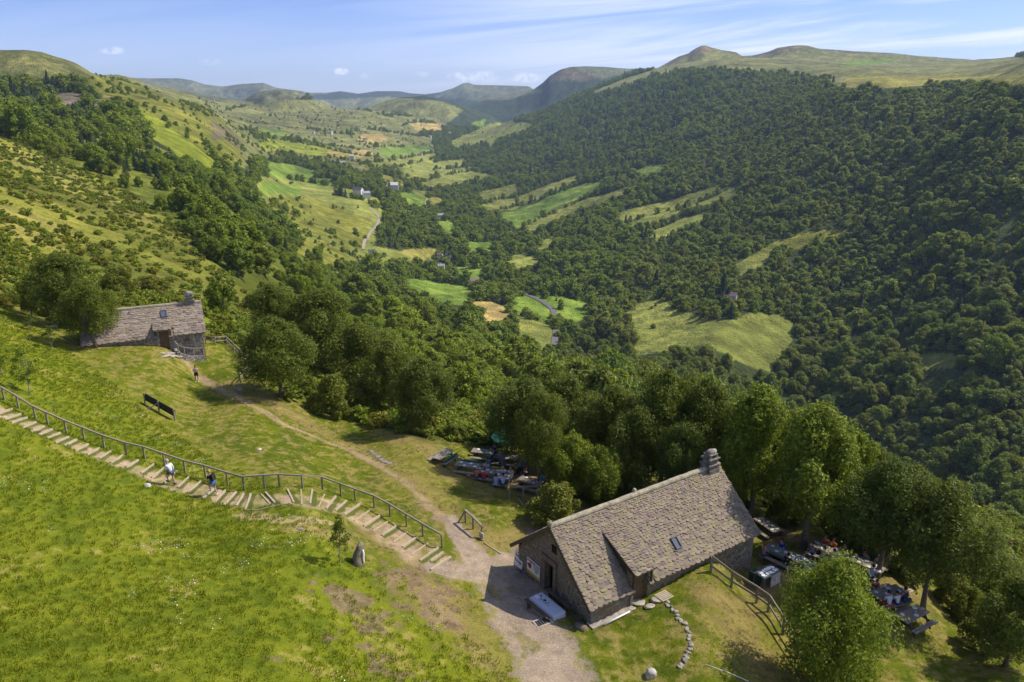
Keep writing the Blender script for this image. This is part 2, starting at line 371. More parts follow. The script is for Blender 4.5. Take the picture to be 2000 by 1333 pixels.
M['paper'] = plain('paper', (.80, .78, .74), .7, .04, 3)
M['red'] = plain('red', (.40, .03, .02), .6, .1, 4)
M['asphalt'] = plain('asphalt', (.13, .12, .12), .9, .12, .3)
M['blue_bottle'] = plain('blue_bottle', (.05, .20, .40), .2, .05, 3, 0, 0, .7)
M['ink'] = plain('ink', (.015, .02, .05), .6, .05, 3)
def cloth(rgb): 
    n = 'cloth_%02x%02x%02x' % tuple(int(c * 255) for c in rgb)
    if n not in M: M[n] = plain(n, rgb, .85, .12, 6)
    return M[n]

# ------------------------------------------------------------------ mesh collecting
class MB:
    def __init__(s): s.v = []; s.f = []; s.mi = []; s.k = 0
    def add(s, vs, fs, mi=0):
        b = len(s.v); s.v += [tuple(v) for v in vs]; s.f += [tuple(i + b for i in f) for f in fs]; s.mi += [mi] * len(fs); return s
    def box(s, c, d, m=None, mi=0, taper=1.0):
        x, y, z = (a / 2 for a in d); P = [Vector((i * x * (taper if k > 0 else 1), j * y * (taper if k > 0 else 1), k * z)) for k in (-1, 1) for j in (-1, 1) for i in (-1, 1)]
        P = [(m @ p if m is not None else p) + Vector(c) for p in P]
        return s.add(P, [(0, 2, 3, 1), (4, 5, 7, 6), (0, 1, 5, 4), (2, 6, 7, 3), (0, 4, 6, 2), (1, 3, 7, 5)], mi)
    def beam(s, a, b, w, h, mi=0):
        """box from a to b, w wide, h high, sides kept upright"""
        a = Vector(a); b = Vector(b); d = b - a; X = d.normalized(); Z = Vector((0, 0, 1))
        if abs(X.z) > .95: Z = Vector((0, 1, 0))
        Yv = Z.cross(X).normalized(); Z = X.cross(Yv)
        return s.box((a + b) / 2, (d.length, w, h), Matrix((X, Yv, Z)).transposed(), mi)
    def tube(s, pts, rs, n=8, mi=0, cap=True):
        pts = [Vector(p) for p in pts]; vs = []; fs = []
        for i, p in enumerate(pts):
            d = (pts[min(i + 1, len(pts) - 1)] - pts[max(i - 1, 0)]).normalized()
            up = Vector((0, 0, 1)) if abs(d.z) < .9 else Vector((1, 0, 0))
            a = d.cross(up).normalized(); b = d.cross(a); r = rs[i] if hasattr(rs, '__len__') else rs
            for k in range(n):
                q = 2 * math.pi * k / n; vs.append(p + (a * math.cos(q) + b * math.sin(q)) * r)
        for i in range(len(pts) - 1):
            for k in range(n):
                fs.append((i * n + k, i * n + (k + 1) % n, (i + 1) * n + (k + 1) % n, (i + 1) * n + k))
        if cap: fs += [tuple(range(n - 1, -1, -1)), tuple(range((len(pts) - 1) * n, len(pts) * n))]
        return s.add(vs, fs, mi)
    def lathe(s, c, prof, n=14, mi=0, sx=1, sy=1):
        vs = []; fs = []
        for r, z in prof:
            for k in range(n):
                q = 2 * math.pi * k / n; vs.append((c[0] + r * math.cos(q) * sx, c[1] + r * math.sin(q) * sy, c[2] + z))
        for i in range(len(prof) - 1):
            for k in range(n): fs.append((i * n + k, i * n + (k + 1) % n, (i + 1) * n + (k + 1) % n, (i + 1) * n + k))
        fs += [tuple(range(n - 1, -1, -1)), tuple(range((len(prof) - 1) * n, len(prof) * n))]
        return s.add(vs, fs, mi)
    def prism(s, poly, z0, z1, mi=0):
        n = len(poly); vs = [(p[0], p[1], z0) for p in poly] + [(p[0], p[1], z1) for p in poly]
        return s.add(vs, [tuple(range(n - 1, -1, -1)), tuple(range(n, 2 * n))] + [(i, (i + 1) % n, n + (i + 1) % n, n + i) for i in range(n)], mi)
    def rock(s, c, d, seed=0, mi=0, cut=.0):
        rs = random.Random(seed); bm = bmesh.new(); bmesh.ops.create_icosphere(bm, subdivisions=3, radius=1.0)
        ph = [rs.uniform(0, 6) for _ in range(9)]
        for v in bm.verts:
            p = v.co.copy(); k = 1 + .16 * math.sin(2.3 * p.x + ph[0]) * math.sin(2.7 * p.y + ph[1]) + .12 * math.sin(4.1 * p.z + ph[2] + 2 * p.x) + .06 * math.sin(9 * p.x + ph[3]) * math.sin(8 * p.y + ph[4] + 7 * p.z)
            q = Vector([math.copysign(abs(a) ** .8, a) for a in p]) * k
            v.co = Vector((q.x * d[0], q.y * d[1], q.z * d[2])) / 2 + Vector(c)
        bm.verts.index_update(); vs = [v.co[:] for v in bm.verts]; fs = [tuple(v.index for v in f.verts) for f in bm.faces]; bm.free()
        return s.add(vs, fs, mi)
    def mesh(s, name, mats, smooth=False):
        me = bpy.data.meshes.new(name); me.from_pydata(s.v, [], s.f)
        for m in (mats if isinstance(mats, (list, tuple)) else [mats]): me.materials.append(m)
        if any(s.mi): me.polygons.foreach_set('material_index', s.mi)
        if smooth: me.polygons.foreach_set('use_smooth', [True] * len(me.polygons))
        me.update(); return me
    def build(s, name, mats, parent=None, smooth=False, loc=None):
        o = bpy.data.objects.new(name, s.mesh(name, mats, smooth)); COL.objects.link(o)
        if parent is not None: o.parent = parent
        if loc is not None: o.location = loc
        return o
def tag(o, label=None, cat=None, group=None, kind=None):
    if label: o['label'] = label
    if cat: o['category'] = cat
    if group: o['group'] = group
    if kind: o['kind'] = kind
    return o
def thing(name, label, cat, loc=(0, 0, 0), rz=0.0, group=None):
    o = bpy.data.objects.new(name, None); COL.objects.link(o); o.empty_display_size = .2
    o.location = loc; o.rotation_euler = (0, 0, rz); return tag(o, label, cat, group)
def child(name, me, parent, loc=None, rot=None, scale=None):
    o = bpy.data.objects.new(name, me); COL.objects.link(o); o.parent = parent
    if loc is not None: o.location = loc
    if rot is not None: o.rotation_euler = rot
    if scale is not None: o.scale = scale
    return o
def np_mesh(name, V, Fq, mats, smooth=False, mi=None):
    me = bpy.data.meshes.new(name); V = np.asarray(V, np.float32); Fq = np.asarray(Fq, np.int32); k = Fq.shape[1]
    me.vertices.add(len(V)); me.vertices.foreach_set('co', V.ravel())
    me.loops.add(Fq.size); me.loops.foreach_set('vertex_index', Fq.ravel())
    me.polygons.add(len(Fq)); me.polygons.foreach_set('loop_start', np.arange(0, Fq.size, k, dtype=np.int32))
    for m in (mats if isinstance(mats, (list, tuple)) else [mats]): me.materials.append(m)
    if mi is not None: me.polygons.foreach_set('material_index', np.asarray(mi, np.int32))
    me.polygons.foreach_set('use_smooth', np.full(len(Fq), smooth))
    me.update(calc_edges=True); return me

# ------------------------------------------------------------------ land cover (outlines read in pixels, kept as places on the land)
def inpoly(px, py, poly):
    r = np.zeros(px.shape, bool); n = len(poly); P = np.array(poly, float)
    lo, hi = P.min(0), P.max(0); m = (px >= lo[0]) & (px <= hi[0]) & (py >= lo[1]) & (py <= hi[1])
    if not m.any(): return r
    x, y = px[m], py[m]; q = np.zeros(x.shape, bool)
    for i in range(n):
        x1, y1 = P[i]; x2, y2 = P[(i + 1) % n]
        if y1 == y2: continue
        q ^= ((y1 > y) != (y2 > y)) & (x < (x2 - x1) * (y - y1) / (y2 - y1) + x1)
    r[m] = q; return r
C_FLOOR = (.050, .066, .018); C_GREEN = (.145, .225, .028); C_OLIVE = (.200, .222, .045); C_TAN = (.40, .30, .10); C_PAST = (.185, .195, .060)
C_HEATH = (.185, .195, .028); C_BRIGHT = (.23, .27, .022); C_YEL = (.25, .235, .05); C_BROWN = (.155, .135, .07); C_ROCK = (.16, .135, .10); C_FARW = (.045, .066, .030); C_FARH = (.135, .15, .07)
# (colour, tree density, outline)
AREAS = [
 (C_PAST, .10, [(250,140),(420,195),(640,195),(760,190),(870,200),(905,214),(880,236),(832,252),(800,262),(845,272),(850,300),(820,330),(700,330),(620,310),(540,300),(470,320),(420,260),(330,200)]),
 (C_FARH, 0, [(150,130),(620,130),(640,182),(500,200),(420,196),(300,162)]),
 (C_PAST, .002, [(-900,60),(-400,60),(0,90),(80,90),(240,140),(330,165),(400,200),(330,200),(270,185),(235,150),(170,160),(120,142),(60,146),(0,142),(-400,130),(-900,130)]),
 (C_HEATH, .25, [(160,150),(240,150),(330,195),(400,205),(450,255),(480,330),(440,320),(380,290),(300,240),(230,205),(170,185)]),
 (C_ROCK, .1, [(104,186),(140,182),(165,184),(168,193),(130,196),(108,190)]),
 (C_ROCK, .1, [(175,196),(215,190),(222,200),(200,207),(180,202)]),
 (C_BRIGHT, .06, [(262,205),(300,225),(350,262),(400,300),(440,335),(400,325),(340,285),(300,262),(265,222)]),
 (C_BROWN, .15, [(412,235),(450,252),(480,290),(470,287),(435,265),(415,268)]),
 (C_HEATH, .07, [(-900,200),(0,262),(60,285),(120,320),(180,342),(260,380),(330,430),(380,480),(430,540),(470,600),(470,660),(400,650),(140,640),(60,600),(0,560),(-900,560)]),
 (C_YEL, .03, [(0,285),(60,300),(130,335),(220,380),(290,420),(300,440),(240,425),(160,385),(70,345),(0,320)]),
 (C_YEL, .03, [(0,400),(60,410),(120,440),(170,480),(120,490),(50,470),(0,455)]),
 (C_OLIVE, .05, [(510,345),(560,350),(640,362),(705,372),(748,395),(750,425),(738,450),(730,480),(712,500),(688,490),(650,470),(600,450),(560,430),(512,400),(500,370)]),
 (C_GREEN, .0, [(520,316),(560,320),(618,334),(612,345),(655,352),(630,362),(585,348),(528,340)]),
 (C_GREEN, .0, [(510,355),(550,358),(590,365),(580,378),(540,370),(512,372)]),
 (C_HEATH, .12, [(520,390),(580,385),(650,400),(720,430),(725,460),(690,480),(640,455),(560,425)]),
 (C_BRIGHT, .08, [(500,250),(560,262),(640,285),(690,300),(650,305),(560,290),(510,290)]),
 (C_GREEN, 0, [(513,253),(560,256),(556,263),(520,262)]),
 (C_TAN, 0, [(672,294),(728,292),(724,302),(690,304)]), (C_TAN, 0, [(638,292),(675,300),(672,306),(645,300)]),
 (C_TAN, .03, [(705,262),(748,262),(758,272),(725,278),(700,274)]), (C_GREEN, 0, [(740,290),(790,284),(840,286),(838,296),(760,303),(742,302)]),
 (C_OLIVE, .02, [(715,322),(760,314),(850,300),(858,296),(845,318),(770,330),(725,330)]),
 (C_YEL, 0, [(738,345),(755,343),(790,356),(784,362),(750,352)]),
 (C_TAN, .05, [(800,242),(870,240),(868,252),(835,255),(810,250)]),
 (C_OLIVE, .02, [(776,336),(830,320),(905,311),(925,330),(918,338),(850,350),(800,350)]),
 (C_OLIVE, .0, [(816,352),(870,342),(925,336),(957,340),(958,348),(900,358),(860,364),(830,360)]),
 (C_OLIVE, .03, [(880,278),(925,255),(960,242),(1000,236),(1038,241),(1030,252),(990,262),(950,275),(905,287),(885,288)]),
 (C_GREEN, 0, [(920,240),(948,234),(944,243),(922,248)]),
 (C_OLIVE, 0, [(952,268),(972,272),(960,288),(950,284)]),
 (C_GREEN, .0, [(780,376),(800,378),(838,388),(833,400),(818,405),(786,388)]), (C_OLIVE, 0, [(800,370),(836,374),(835,382),(812,378)]), (C_YEL, 0, [(838,386),(864,386),(862,394),(842,396)]),
 (C_OLIVE, .0, [(932,377),(970,368),(1010,357),(1011,372),(965,390),(935,390)]),
 (C_OLIVE, .0, [(930,402),(985,388),(1010,385),(1050,370),(1128,342),(1130,353),(1060,385),(1000,405),(950,408)]),
 (C_GREEN, .0, [(968,418),(1000,412),(1040,400),(1100,372),(1175,354),(1172,365),(1090,400),(1045,425),(1010,441),(1000,430)]),
 (C_OLIVE, .0, [(1015,442),(1060,420),(1100,400),(1222,368),(1222,376),(1120,412),(1040,445)]),
 (C_GREEN, .02, [(1240,332),(1275,322),(1308,321),(1306,332),(1262,345),(1242,342)]),
 (C_OLIVE, .04, [(1200,418),(1260,400),(1330,385),(1400,362),(1440,368),(1420,385),(1350,400),(1290,425),(1235,440)]),
 (C_OLIVE, .03, [(1268,455),(1320,432),(1390,405),(1396,412),(1340,442),(1285,464)]),
 (C_OLIVE, .08, [(1430,520),(1465,500),(1500,478),(1520,468),(1510,490),(1480,515),(1450,528)]), (C_HEATH, .2, [(1505,478),(1560,458),(1640,445),(1660,460),(1590,480),(1530,495)]),
 (C_OLIVE, .0, [(985,513),(1005,497),(1058,503),(1040,510),(1015,516)]),
 (C_OLIVE, .04, [(1040,477),(1085,460),(1082,470),(1060,480)]),
 (C_OLIVE, .004, [(1222,612),(1250,592),(1282,572),(1300,588),(1332,608),(1400,628),(1440,622),(1475,608),(1545,625),(1548,650),(1525,680),(1505,714),(1470,704),(1430,688),(1385,660),(1330,668),(1240,682),(1232,645)]),
 (C_OLIVE, 0, [(1785,692),(1860,690),(1868,703),(1800,708)]),
 (C_GREEN, 0, [(778,540),(830,548),(905,558),(928,570),(905,588),(868,582),(800,556)]),
 (C_GREEN, 0, [(990,584),(1030,576),(1075,588),(1092,604),(1080,616),(1030,606),(995,602)]),
 (C_GREEN, 0, [(1040,575),(1110,580),(1162,598),(1140,612),(1112,622),(1095,605),(1075,586)]),
 (C_TAN, 0, [(918,592),(955,588),(1000,606),(995,622),(962,630),(938,612)]),
 (C_OLIVE, 0, [(1000,606),(1085,632),(1085,652),(1062,672),(1035,660),(1000,632)]),
 (C_GREEN, 0, [(872,517),(945,525),(950,548),(925,538),(885,526)]), (C_GREEN, 0, [(912,473),(966,472),(958,486),(920,488)]), (C_GREEN, 0, [(850,432),(892,430),(888,450),(868,454)]),
 (C_YEL, 0, [(785,488),(850,485),(846,500),(805,508)]), (C_OLIVE, .02, [(722,478),(790,492),(795,506),(745,514),(728,498)]),
 (C_BRIGHT, .05, [(1195,745),(1238,762),(1236,774),(1205,762)]),
 (C_BRIGHT, .3, [(1030,690),(1090,705),(1080,715),(1040,704)]),
 (C_HEATH, .14, [(395,500),(440,540),(500,590),(520,620),(480,640),(425,610),(400,570)]), (C_HEATH, .2, [(560,440),(640,470),(700,505),(690,530),(640,520),(580,480)]), (C_BRIGHT, .2, [(640,600),(720,650),(760,700),(720,690),(650,640)]),
 (C_YEL, .04, [(1812,950),(1850,955),(1890,968),(1935,995),(1925,1003),(1880,990),(1830,968)]),
 # right plateau
 (C_PAST, 0, [(1150,182),(1195,165),(1225,152),(1270,138),(1290,128),(1325,100),(1375,80),(1450,95),(1560,80),(2000,112),(2700,140),(2700,190),(2150,172),(2010,158),(1950,160),(1900,156),(1850,162),(1840,158),(1800,155),(1760,165),(1700,165),(1640,168),(1610,158),(1640,150),(1620,144),(1560,150),(1590,143),(1470,137),(1400,130),(1330,134),(1285,145),(1215,168)]),
 (C_YEL, 0, [(1640,166),(1660,150),(1800,150),(2000,145),(2300,155),(2300,165),(2000,158),(1850,158),(1760,164)]),
 (C_BROWN, 0, [(1300,124),(1330,104),(1356,95),(1372,86),(1400,97),(1370,106),(1340,112),(1320,122)]), (C_BROWN, 0, [(1425,98),(1440,100),(1450,108),(1440,107)]), (C_BROWN, 0, [(1470,110),(1500,101),(1530,92),(1560,90),(1530,100),(1495,110)]),
 (C_GREEN, 0, [(1640,126),(1670,117),(1760,112),(1745,118),(1700,124),(1650,128)]),
 (C_BROWN, 0, [(1070,160),(1080,146),(1110,131),(1150,136),(1170,152),(1140,158),(1090,156)]), (C_FARH, 0, [(1120,131),(1240,130),(1210,145),(1170,155),(1155,140)]),
 (C_FARH, 0, [(850,190),(900,158),(1045,165),(1060,178),(1000,192),(940,196)]),
]
LAWN_EDGE = [(-600,430),(0,560),(60,600),(140,640),(400,652),(440,668),(462,690),(520,745),(560,772),(620,797),(700,820),(800,842),(880,854),(950,866),(1000,856),(1150,900),(1300,905),(1450,960),(1550,1000),(1650,1040),(1760,1075),(1850,1150),(1950,1240),(2100,1340),(2600,1500)]
LE = np.array(LAWN_EDGE, float)
def is_lawn(px, py, y): return (py > np.interp(px, LE[:, 0], LE[:, 1])) & (y < 100)
def cover(px, py, Y, lift=0.0):
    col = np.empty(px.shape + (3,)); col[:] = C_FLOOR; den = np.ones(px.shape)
    # a ragged edge: shift the outline by noise that belongs to the land
    u = (px - 1000) / 1444 * Y
    jx = px + fbm(u, Y, np.maximum(Y, 1) * 0 + 60, 3) * 6; jy = py + fbm(u + 500, Y, np.maximum(Y, 1) * 0 + 60, 3) * 3
    ly = jy - lift * F_PX / np.maximum(Y, 1) * np.where(Y > 300, 1, 0); fw = Y > 3400
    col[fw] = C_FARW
    for c, d, poly in AREAS:
        m = inpoly(jx, jy, poly)
        if lift and d < .2 and Y.max() > 300: m |= inpoly(jx, ly, poly) | (inpoly(jx, (jy + ly) / 2, poly))
        m &= Y > 95
        col[m] = c; den[m] = d
    return col, den
def seg_dist(x, y, line):
    """distance to a polyline of (x, y, half width) -> distance / width"""
    best = np.full(x.shape, 1e9)
    for (x1, y1, w1), (x2, y2, w2) in zip(line[:-1], line[1:]):
        dx, dy = x2 - x1, y2 - y1; L2 = dx * dx + dy * dy + 1e-9
        k = np.clip(((x - x1) * dx + (y - y1) * dy) / L2, 0, 1)
        d = np.hypot(x - x1 - k * dx, y - y1 - k * dy) / (w1 + (w2 - w1) * k)
        best = np.minimum(best, d)
    return best
def world_line(pts):
    r = []
    for px, py, w in pts:
        g = G(px, py); r.append((g.x, g.y, w))
    return r
GRAVEL = world_line([(1120,1400,1.7),(1085,1333,1.75),(1040,1240,1.7),(985,1160,1.6),(930,1095,1.15),(900,1050,.7),(880,1010,.45)])
GRAVEL2 = world_line([(1060,1200,1.1),(1020,1130,1.2),(1000,1095,.9)])
GRAVEL3 = world_line([(950,1130,1.0),(880,1115,1.0),(850,1110,.6)])
TRACK = world_line([(880,1015,.42),(850,1000,.35),(800,950,.34),(740,910,.30),(680,878,.3),(620,855,.33),(560,832,.4),(500,796,.45),(445,768,.5),(400,745,.4),(360,705,.5),(335,690,.6)])
DRYB = world_line([(940,1080,.9),(850,985,1.0),(790,930,1.1),(700,878,.9),(600,826,1.0),(520,785,1.1),(440,752,1.0)])
WOODS = [[(715,250),(760,256),(800,262),(850,268)],[(600,250),(640,256),(690,262)],[(500,264),(540,270),(600,277),(660,293),(700,301),(740,306)],[(700,319),(760,312),(830,300),(860,292)],[(640,302),(700,314),(760,335),(800,343)],[(740,331),(790,321),(850,307)],[(555,300),(620,312),(680,324),(722,346),(760,362)],[(770,347),(830,352),(870,339),(930,330)],[(800,366),(870,366),(940,350),(1000,340)],[(860,240),(810,236),(780,246)],[(700,210),(740,222),(800,226),(850,222)],[(905,216),(880,238),(852,262)],[(440,214),(480,206)],[(930,398),(985,384),(1050,364)],[(955,413),(1040,392),(1130,358)],[(1010,443),(1100,404),(1180,368)],[(1230,427),(1330,402),(1400,374)],[(1255,446),(1320,426),(1400,398)],[(1290,466),(1350,440),(1400,414)],[(985,602),(1030,614),(1078,624)],[(1085,580),(1098,606),(1092,640)],[(560,345),(600,352),(650,358)],[(650,375),(700,385),(740,400)],[(536,396),(560,405),(590,420)],[(470,250),(500,258)],[(845,330),(900,325),(925,322)],[(700,275),(740,284),(790,285)]]
def near_woods(px, py, Y):
    best = np.full(px.shape, 1e9)
    for l in WOODS: best = np.minimum(best, seg_dist(px, py, [(a, b, 1.0) for a, b in l]))
    return best
STAIRP = world_line([(-60,765,.7),(0,808,.75),(50,825,.7),(105,850,.7),(170,880,.72),(235,905,.75),(285,925,.75),(330,945,.8),(380,955,.8),(430,968,.85),(480,980,.85),(535,976,.9),(600,980,.9),(655,990,.95),(690,1005,1.05),(740,1032,1.15),(790,1065,1.2),(850,1100,1.3)])
SAND = world_line([(480,1005,.5),(560,1020,.4),(640,1020,.3)])
DRYP = [world_line(l) for l in (
  [(700,1010,1.2),(760,1050,1.3),(800,1090,1.4)], [(820,1130,1.3),(900,1200,1.3),(960,1290,1.4)], [(560,1030,1),(680,1060,.7)], [(1380,1160,.8),(1440,1200,1.5),(1480,1280,2.0)],
  [(1480,1150,1.4),(1560,1130,2),(1700,1210,1.7),(1760,1230,1)], [(1540,1060,2),(1640,1070,2.2),(1740,1130,2)], [(980,960,1.5),(1080,970,1.5),(1040,930,2)], [(880,920,1.5),(830,880,1.6),(740,830,1.0)], [(960,1060,.9),(1040,1020,.9)], [(760,860,.5),(850,880,.5)])]
DUST = world_line([(1490,1150,.9),(1530,1110,1.2),(1600,1080,1.0),(1680,1100,.8)])
DUST2 = world_line([(1530,1045,1.0),(1600,1060,.9)]); DUST3 = world_line([(960,930,1.6),(1040,940,1.6),(1140,950,1.6)])
SOIL = [world_line(l) for l in ([(640,1150,.6),(700,1190,.9),(740,1230,.8)], [(700,1260,.8),(780,1300,1.0)], [(560,1290,.4),(600,1300,.4)], [(780,1120,.8),(830,1150,.9),(880,1210,.7)])]
PATCH = world_line([(855,1013,.35),(870,1017,.35)])
PIT = world_line([(1010,1075,.5),(1040,1050,.4),(1050,1030,.3)])
STEPS = [((-5,810),(24,800)),((9,820),(41,810)),((22,827),(53,817)),((44,837),(70,826)),((61,845),(86,834)),((76,851),(102,840)),((92,857),(118,847)),((108,866),(134,855)),((125,872),(150,860)),((147,881),(172,869)),((170,889),(194,877)),((193,896),(216,883)),((216,905),(240,891)),((246,914),(270,900)),((275,925),(301,908)),((296,934),(322,915)),((321,945),(345,922)),((347,953),(371,932)),((366,964),(394,941)),((396,975),(420,955)),((418,984),(440,960)),((437,989),(461,963)),((462,989),(476,966)),((479,998),(490,967)),((537,984),(519,964)),((574,983),(562,958)),((606,986),(610,958)),((637,995),(656,971)),((655,998),(677,980)),((672,1006),(705,985)),((710,1029),(744,1008)),((746,1047),(776,1028)),((786,1070),(814,1051)),((820,1096),(856,1072)),((841,1098),(865,1081)),((841,1115),(880,1090))]
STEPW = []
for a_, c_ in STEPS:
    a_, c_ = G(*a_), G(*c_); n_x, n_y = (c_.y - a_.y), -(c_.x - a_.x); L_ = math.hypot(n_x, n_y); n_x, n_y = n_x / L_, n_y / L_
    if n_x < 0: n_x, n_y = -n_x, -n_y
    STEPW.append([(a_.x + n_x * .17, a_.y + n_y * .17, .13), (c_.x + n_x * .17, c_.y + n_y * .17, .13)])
def near_color(x, y, px, py, lawn):
    n1 = fbm(x, y, 6, 4); n2 = fbm(x + 90, y, 1.6, 4, .6); n3 = fbm(x, y + 50, .45, 3, .6); n4 = fbm(x * 1.0, y * .6 + x * .5, .9, 4, .65)
    ga = np.array((.120, .162, .009)); gb = np.array((.198, .224, .013)); gc = np.array((.085, .125, .008))
    k = np.clip(.55 + n1 * .6 + n2 * .7 + n3 * .8, 0, 1)[:, None]; c = ga * (1 - k) + gb * k
    k = np.clip(sstep(.12, .38, -n2 - n1 * .5 - n3 * .5), 0, 1)[:, None]; c = c * (1 - .4 * k) + gc * .4 * k
    straw = np.array((.36, .28, .10)); dirt = np.array((.37, .285, .20)); grav = np.array((.36, .285, .215)); brown = np.array((.235, .175, .10)); sand = np.array((.46, .36, .19))
    def lay(c, k, q): k = np.clip(k, 0, 1)[:, None]; return c * (1 - k) + q * k
    rag = n2 * .9 + n3 * .9
    dry = np.zeros(len(x))
    for l in DRYP + [DRYB]: dry = np.maximum(dry, sstep(1.5, .2, seg_dist(x, y, l) + rag * 1.6) * .95)
    # the mown terrace and the ground below the stairs are drier than the meadow
    terr = sstep(-2, 4, (y - 38) + (x + 12) * .9) * lawn
    dry = np.maximum(dry, terr * np.clip(.18 + n1 * .3 + n4 * .9 + n3 * 1.6, 0, .65))
    dry = np.maximum(dry, .5 * sstep(.42, .62, n2 + n3 * .6 + n1 * .4))
    c = c * (1 - .20 * terr[:, None]); c = lay(c, dry * .9, straw * (1 + n3[:, None] * .5) * (1 - .22 * terr[:, None]))
    c = lay(c, sstep(1.25, .75, seg_dist(x, y, STAIRP) + rag * .35) * np.clip(.74 + n2 * .8 + n4 * .8, 0, 1), dirt * np.array((1.25, 1.2, 1.12)) * (1 + n3[:, None] * .4))
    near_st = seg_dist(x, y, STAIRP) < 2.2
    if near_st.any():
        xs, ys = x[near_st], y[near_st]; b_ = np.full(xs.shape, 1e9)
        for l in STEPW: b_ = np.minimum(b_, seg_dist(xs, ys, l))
        q_ = c[near_st]; c[near_st] = lay(q_, sstep(1.5, .7, b_ + rag[near_st] * .8) * .85, np.array((.075, .105, .012)))  # dark strip below each step edge: grass, with shade put into its colour
    c = lay(c, sstep(1.5, .8, seg_dist(x, y, SAND) + rag * .8) * .7, sand)
    c = lay(c, sstep(1.3, .7, seg_dist(x, y, TRACK) + rag * 1.3) * .85, brown * 1.5 * (1 + n3[:, None] * .5))
    for l in (GRAVEL, GRAVEL2, GRAVEL3): c = lay(c, sstep(1.25, .80, seg_dist(x, y, l) + rag * .55) * (.96 - .6 * sstep(.30, .5, n4 + n2 * .6)), grav * (1 + n3[:, None] * .35 + n2[:, None] * .15))
    for l in (DUST, DUST2, DUST3): c = lay(c, sstep(1.4, .6, seg_dist(x, y, l) + rag * .6) * .8, np.array((.33, .235, .13)) * (1 + n3[:, None] * .4))
    for l in SOIL: c = lay(c, sstep(.9, .1, seg_dist(x, y, l) + rag * 2.6 + n4 * 1.5) * .75, np.array((.27, .19, .12)) * (1 + n3[:, None] * .6))
    for l in (PIT, PATCH): c = lay(c, sstep(1.4, .6, seg_dist(x, y, l) + rag * .6) * .9, np.array((.28, .21, .14)))
    return c
def ground_mesh(name, umax, nu, y0, y1, nl, mat):
    U = np.linspace(-umax, umax, nu); L = np.exp(np.linspace(math.log(y0), math.log(y1), nl))
    uu, yy = np.meshgrid(U, L); z = height(uu.ravel(), yy.ravel()); u = uu.ravel(); y = yy.ravel(); x = u * y
    px, py = to_px(x, y, z)
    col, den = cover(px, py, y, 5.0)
    lawn = is_lawn(px, py, y)
    n = fbm(x, y, 40, 4); n2 = fbm(x, y, 9, 4, .6)
    heath = (~lawn) & (y < 95)
    hc = np.array((.110, .135, .014)) * (1 + .9 * n2[:, None]) + np.clip(n, 0, 1)[:, None] * np.array((.20, .12, .02))
    col[heath] = hc[heath]
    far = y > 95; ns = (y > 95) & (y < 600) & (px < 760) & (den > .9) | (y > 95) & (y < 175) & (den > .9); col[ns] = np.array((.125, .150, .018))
    v = (1 + .5 * n2 + .5 * n + .45 * fbm(x, y, 250, 4))[:, None]
    col[far] = (col * v + np.clip(n2 + n, 0, 1)[:, None] * np.array((.09, .05, .012)) * (col[:, :1] > .12))[far]
    if lawn.any():
        m = lawn | ((y < 110) & (py > np.interp(px, LE[:, 0], LE[:, 1]) - 14))
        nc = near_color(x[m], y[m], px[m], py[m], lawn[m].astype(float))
        e = (py - np.interp(px, LE[:, 0], LE[:, 1]))[m] + n2[m] * 26
        k = sstep(-9, 5, e)[:, None]; col[m] = col[m] * (1 - k) + nc * k
    col = np.clip(col, .004, .9)
    V = np.stack([x, y, z], 1); i = np.arange(nl - 1)[:, None] * nu + np.arange(nu - 1)[None]
    Fq = np.stack([i, i + 1, i + nu + 1, i + nu], -1).reshape(-1, 4)
    me = np_mesh(name, V, Fq, mat, True)
    at = me.color_attributes.new('Col', 'FLOAT_COLOR', 'POINT'); at.data.foreach_set('color', np.concatenate([col, np.ones((len(col), 1))], 1).astype(np.float32).ravel())
    o = bpy.data.objects.new(name, me); COL.objects.link(o); return tag(o, kind='structure')
def land_mat(name, near):
    t = NT(name); a = t.node('ShaderNodeVertexColor', layer_name='Col').outputs[0]; p = t.pos()
    if near:
        n = t.noise(p, 9, 5, .65); n2 = t.noise(p, 38, 3, .6)
        f = t.math('ADD', t.math('MULTIPLY', t.rng(n, .3, .7), .7), t.math('MULTIPLY', t.rng(n2, .3, .7), .5))
        c = t.mix(1.0, a, t.mix(f, (.55, .55, .5), (1.35, 1.32, 1.3)), 'MULTIPLY')
        h = t.math('ADD', n, t.math('MULTIPLY', n2, .6)); b = t.bump(h, .09)
    else:
        n = t.noise(p, .5, 6, .65); n2 = t.noise(p, .035, 5, .7)
        f = t.math('ADD', t.math('MULTIPLY', t.rng(n, .3, .7), .6), t.math('MULTIPLY', t.rng(n2, .3, .7), .4))
        c = t.mix(1.0, a, t.mix(f, (.62, .62, .6), (1.3, 1.3, 1.3)), 'MULTIPLY')
        b = t.bump(t.math('ADD', n, t.math('MULTIPLY', n2, 6.0)), 1.6)
    return t.pbr(c, .95, b, .1)
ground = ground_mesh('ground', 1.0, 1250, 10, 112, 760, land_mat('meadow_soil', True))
hills = ground_mesh('hills', 1.3, 1150, 112, 11500, 820, land_mat('hill_cover', False))

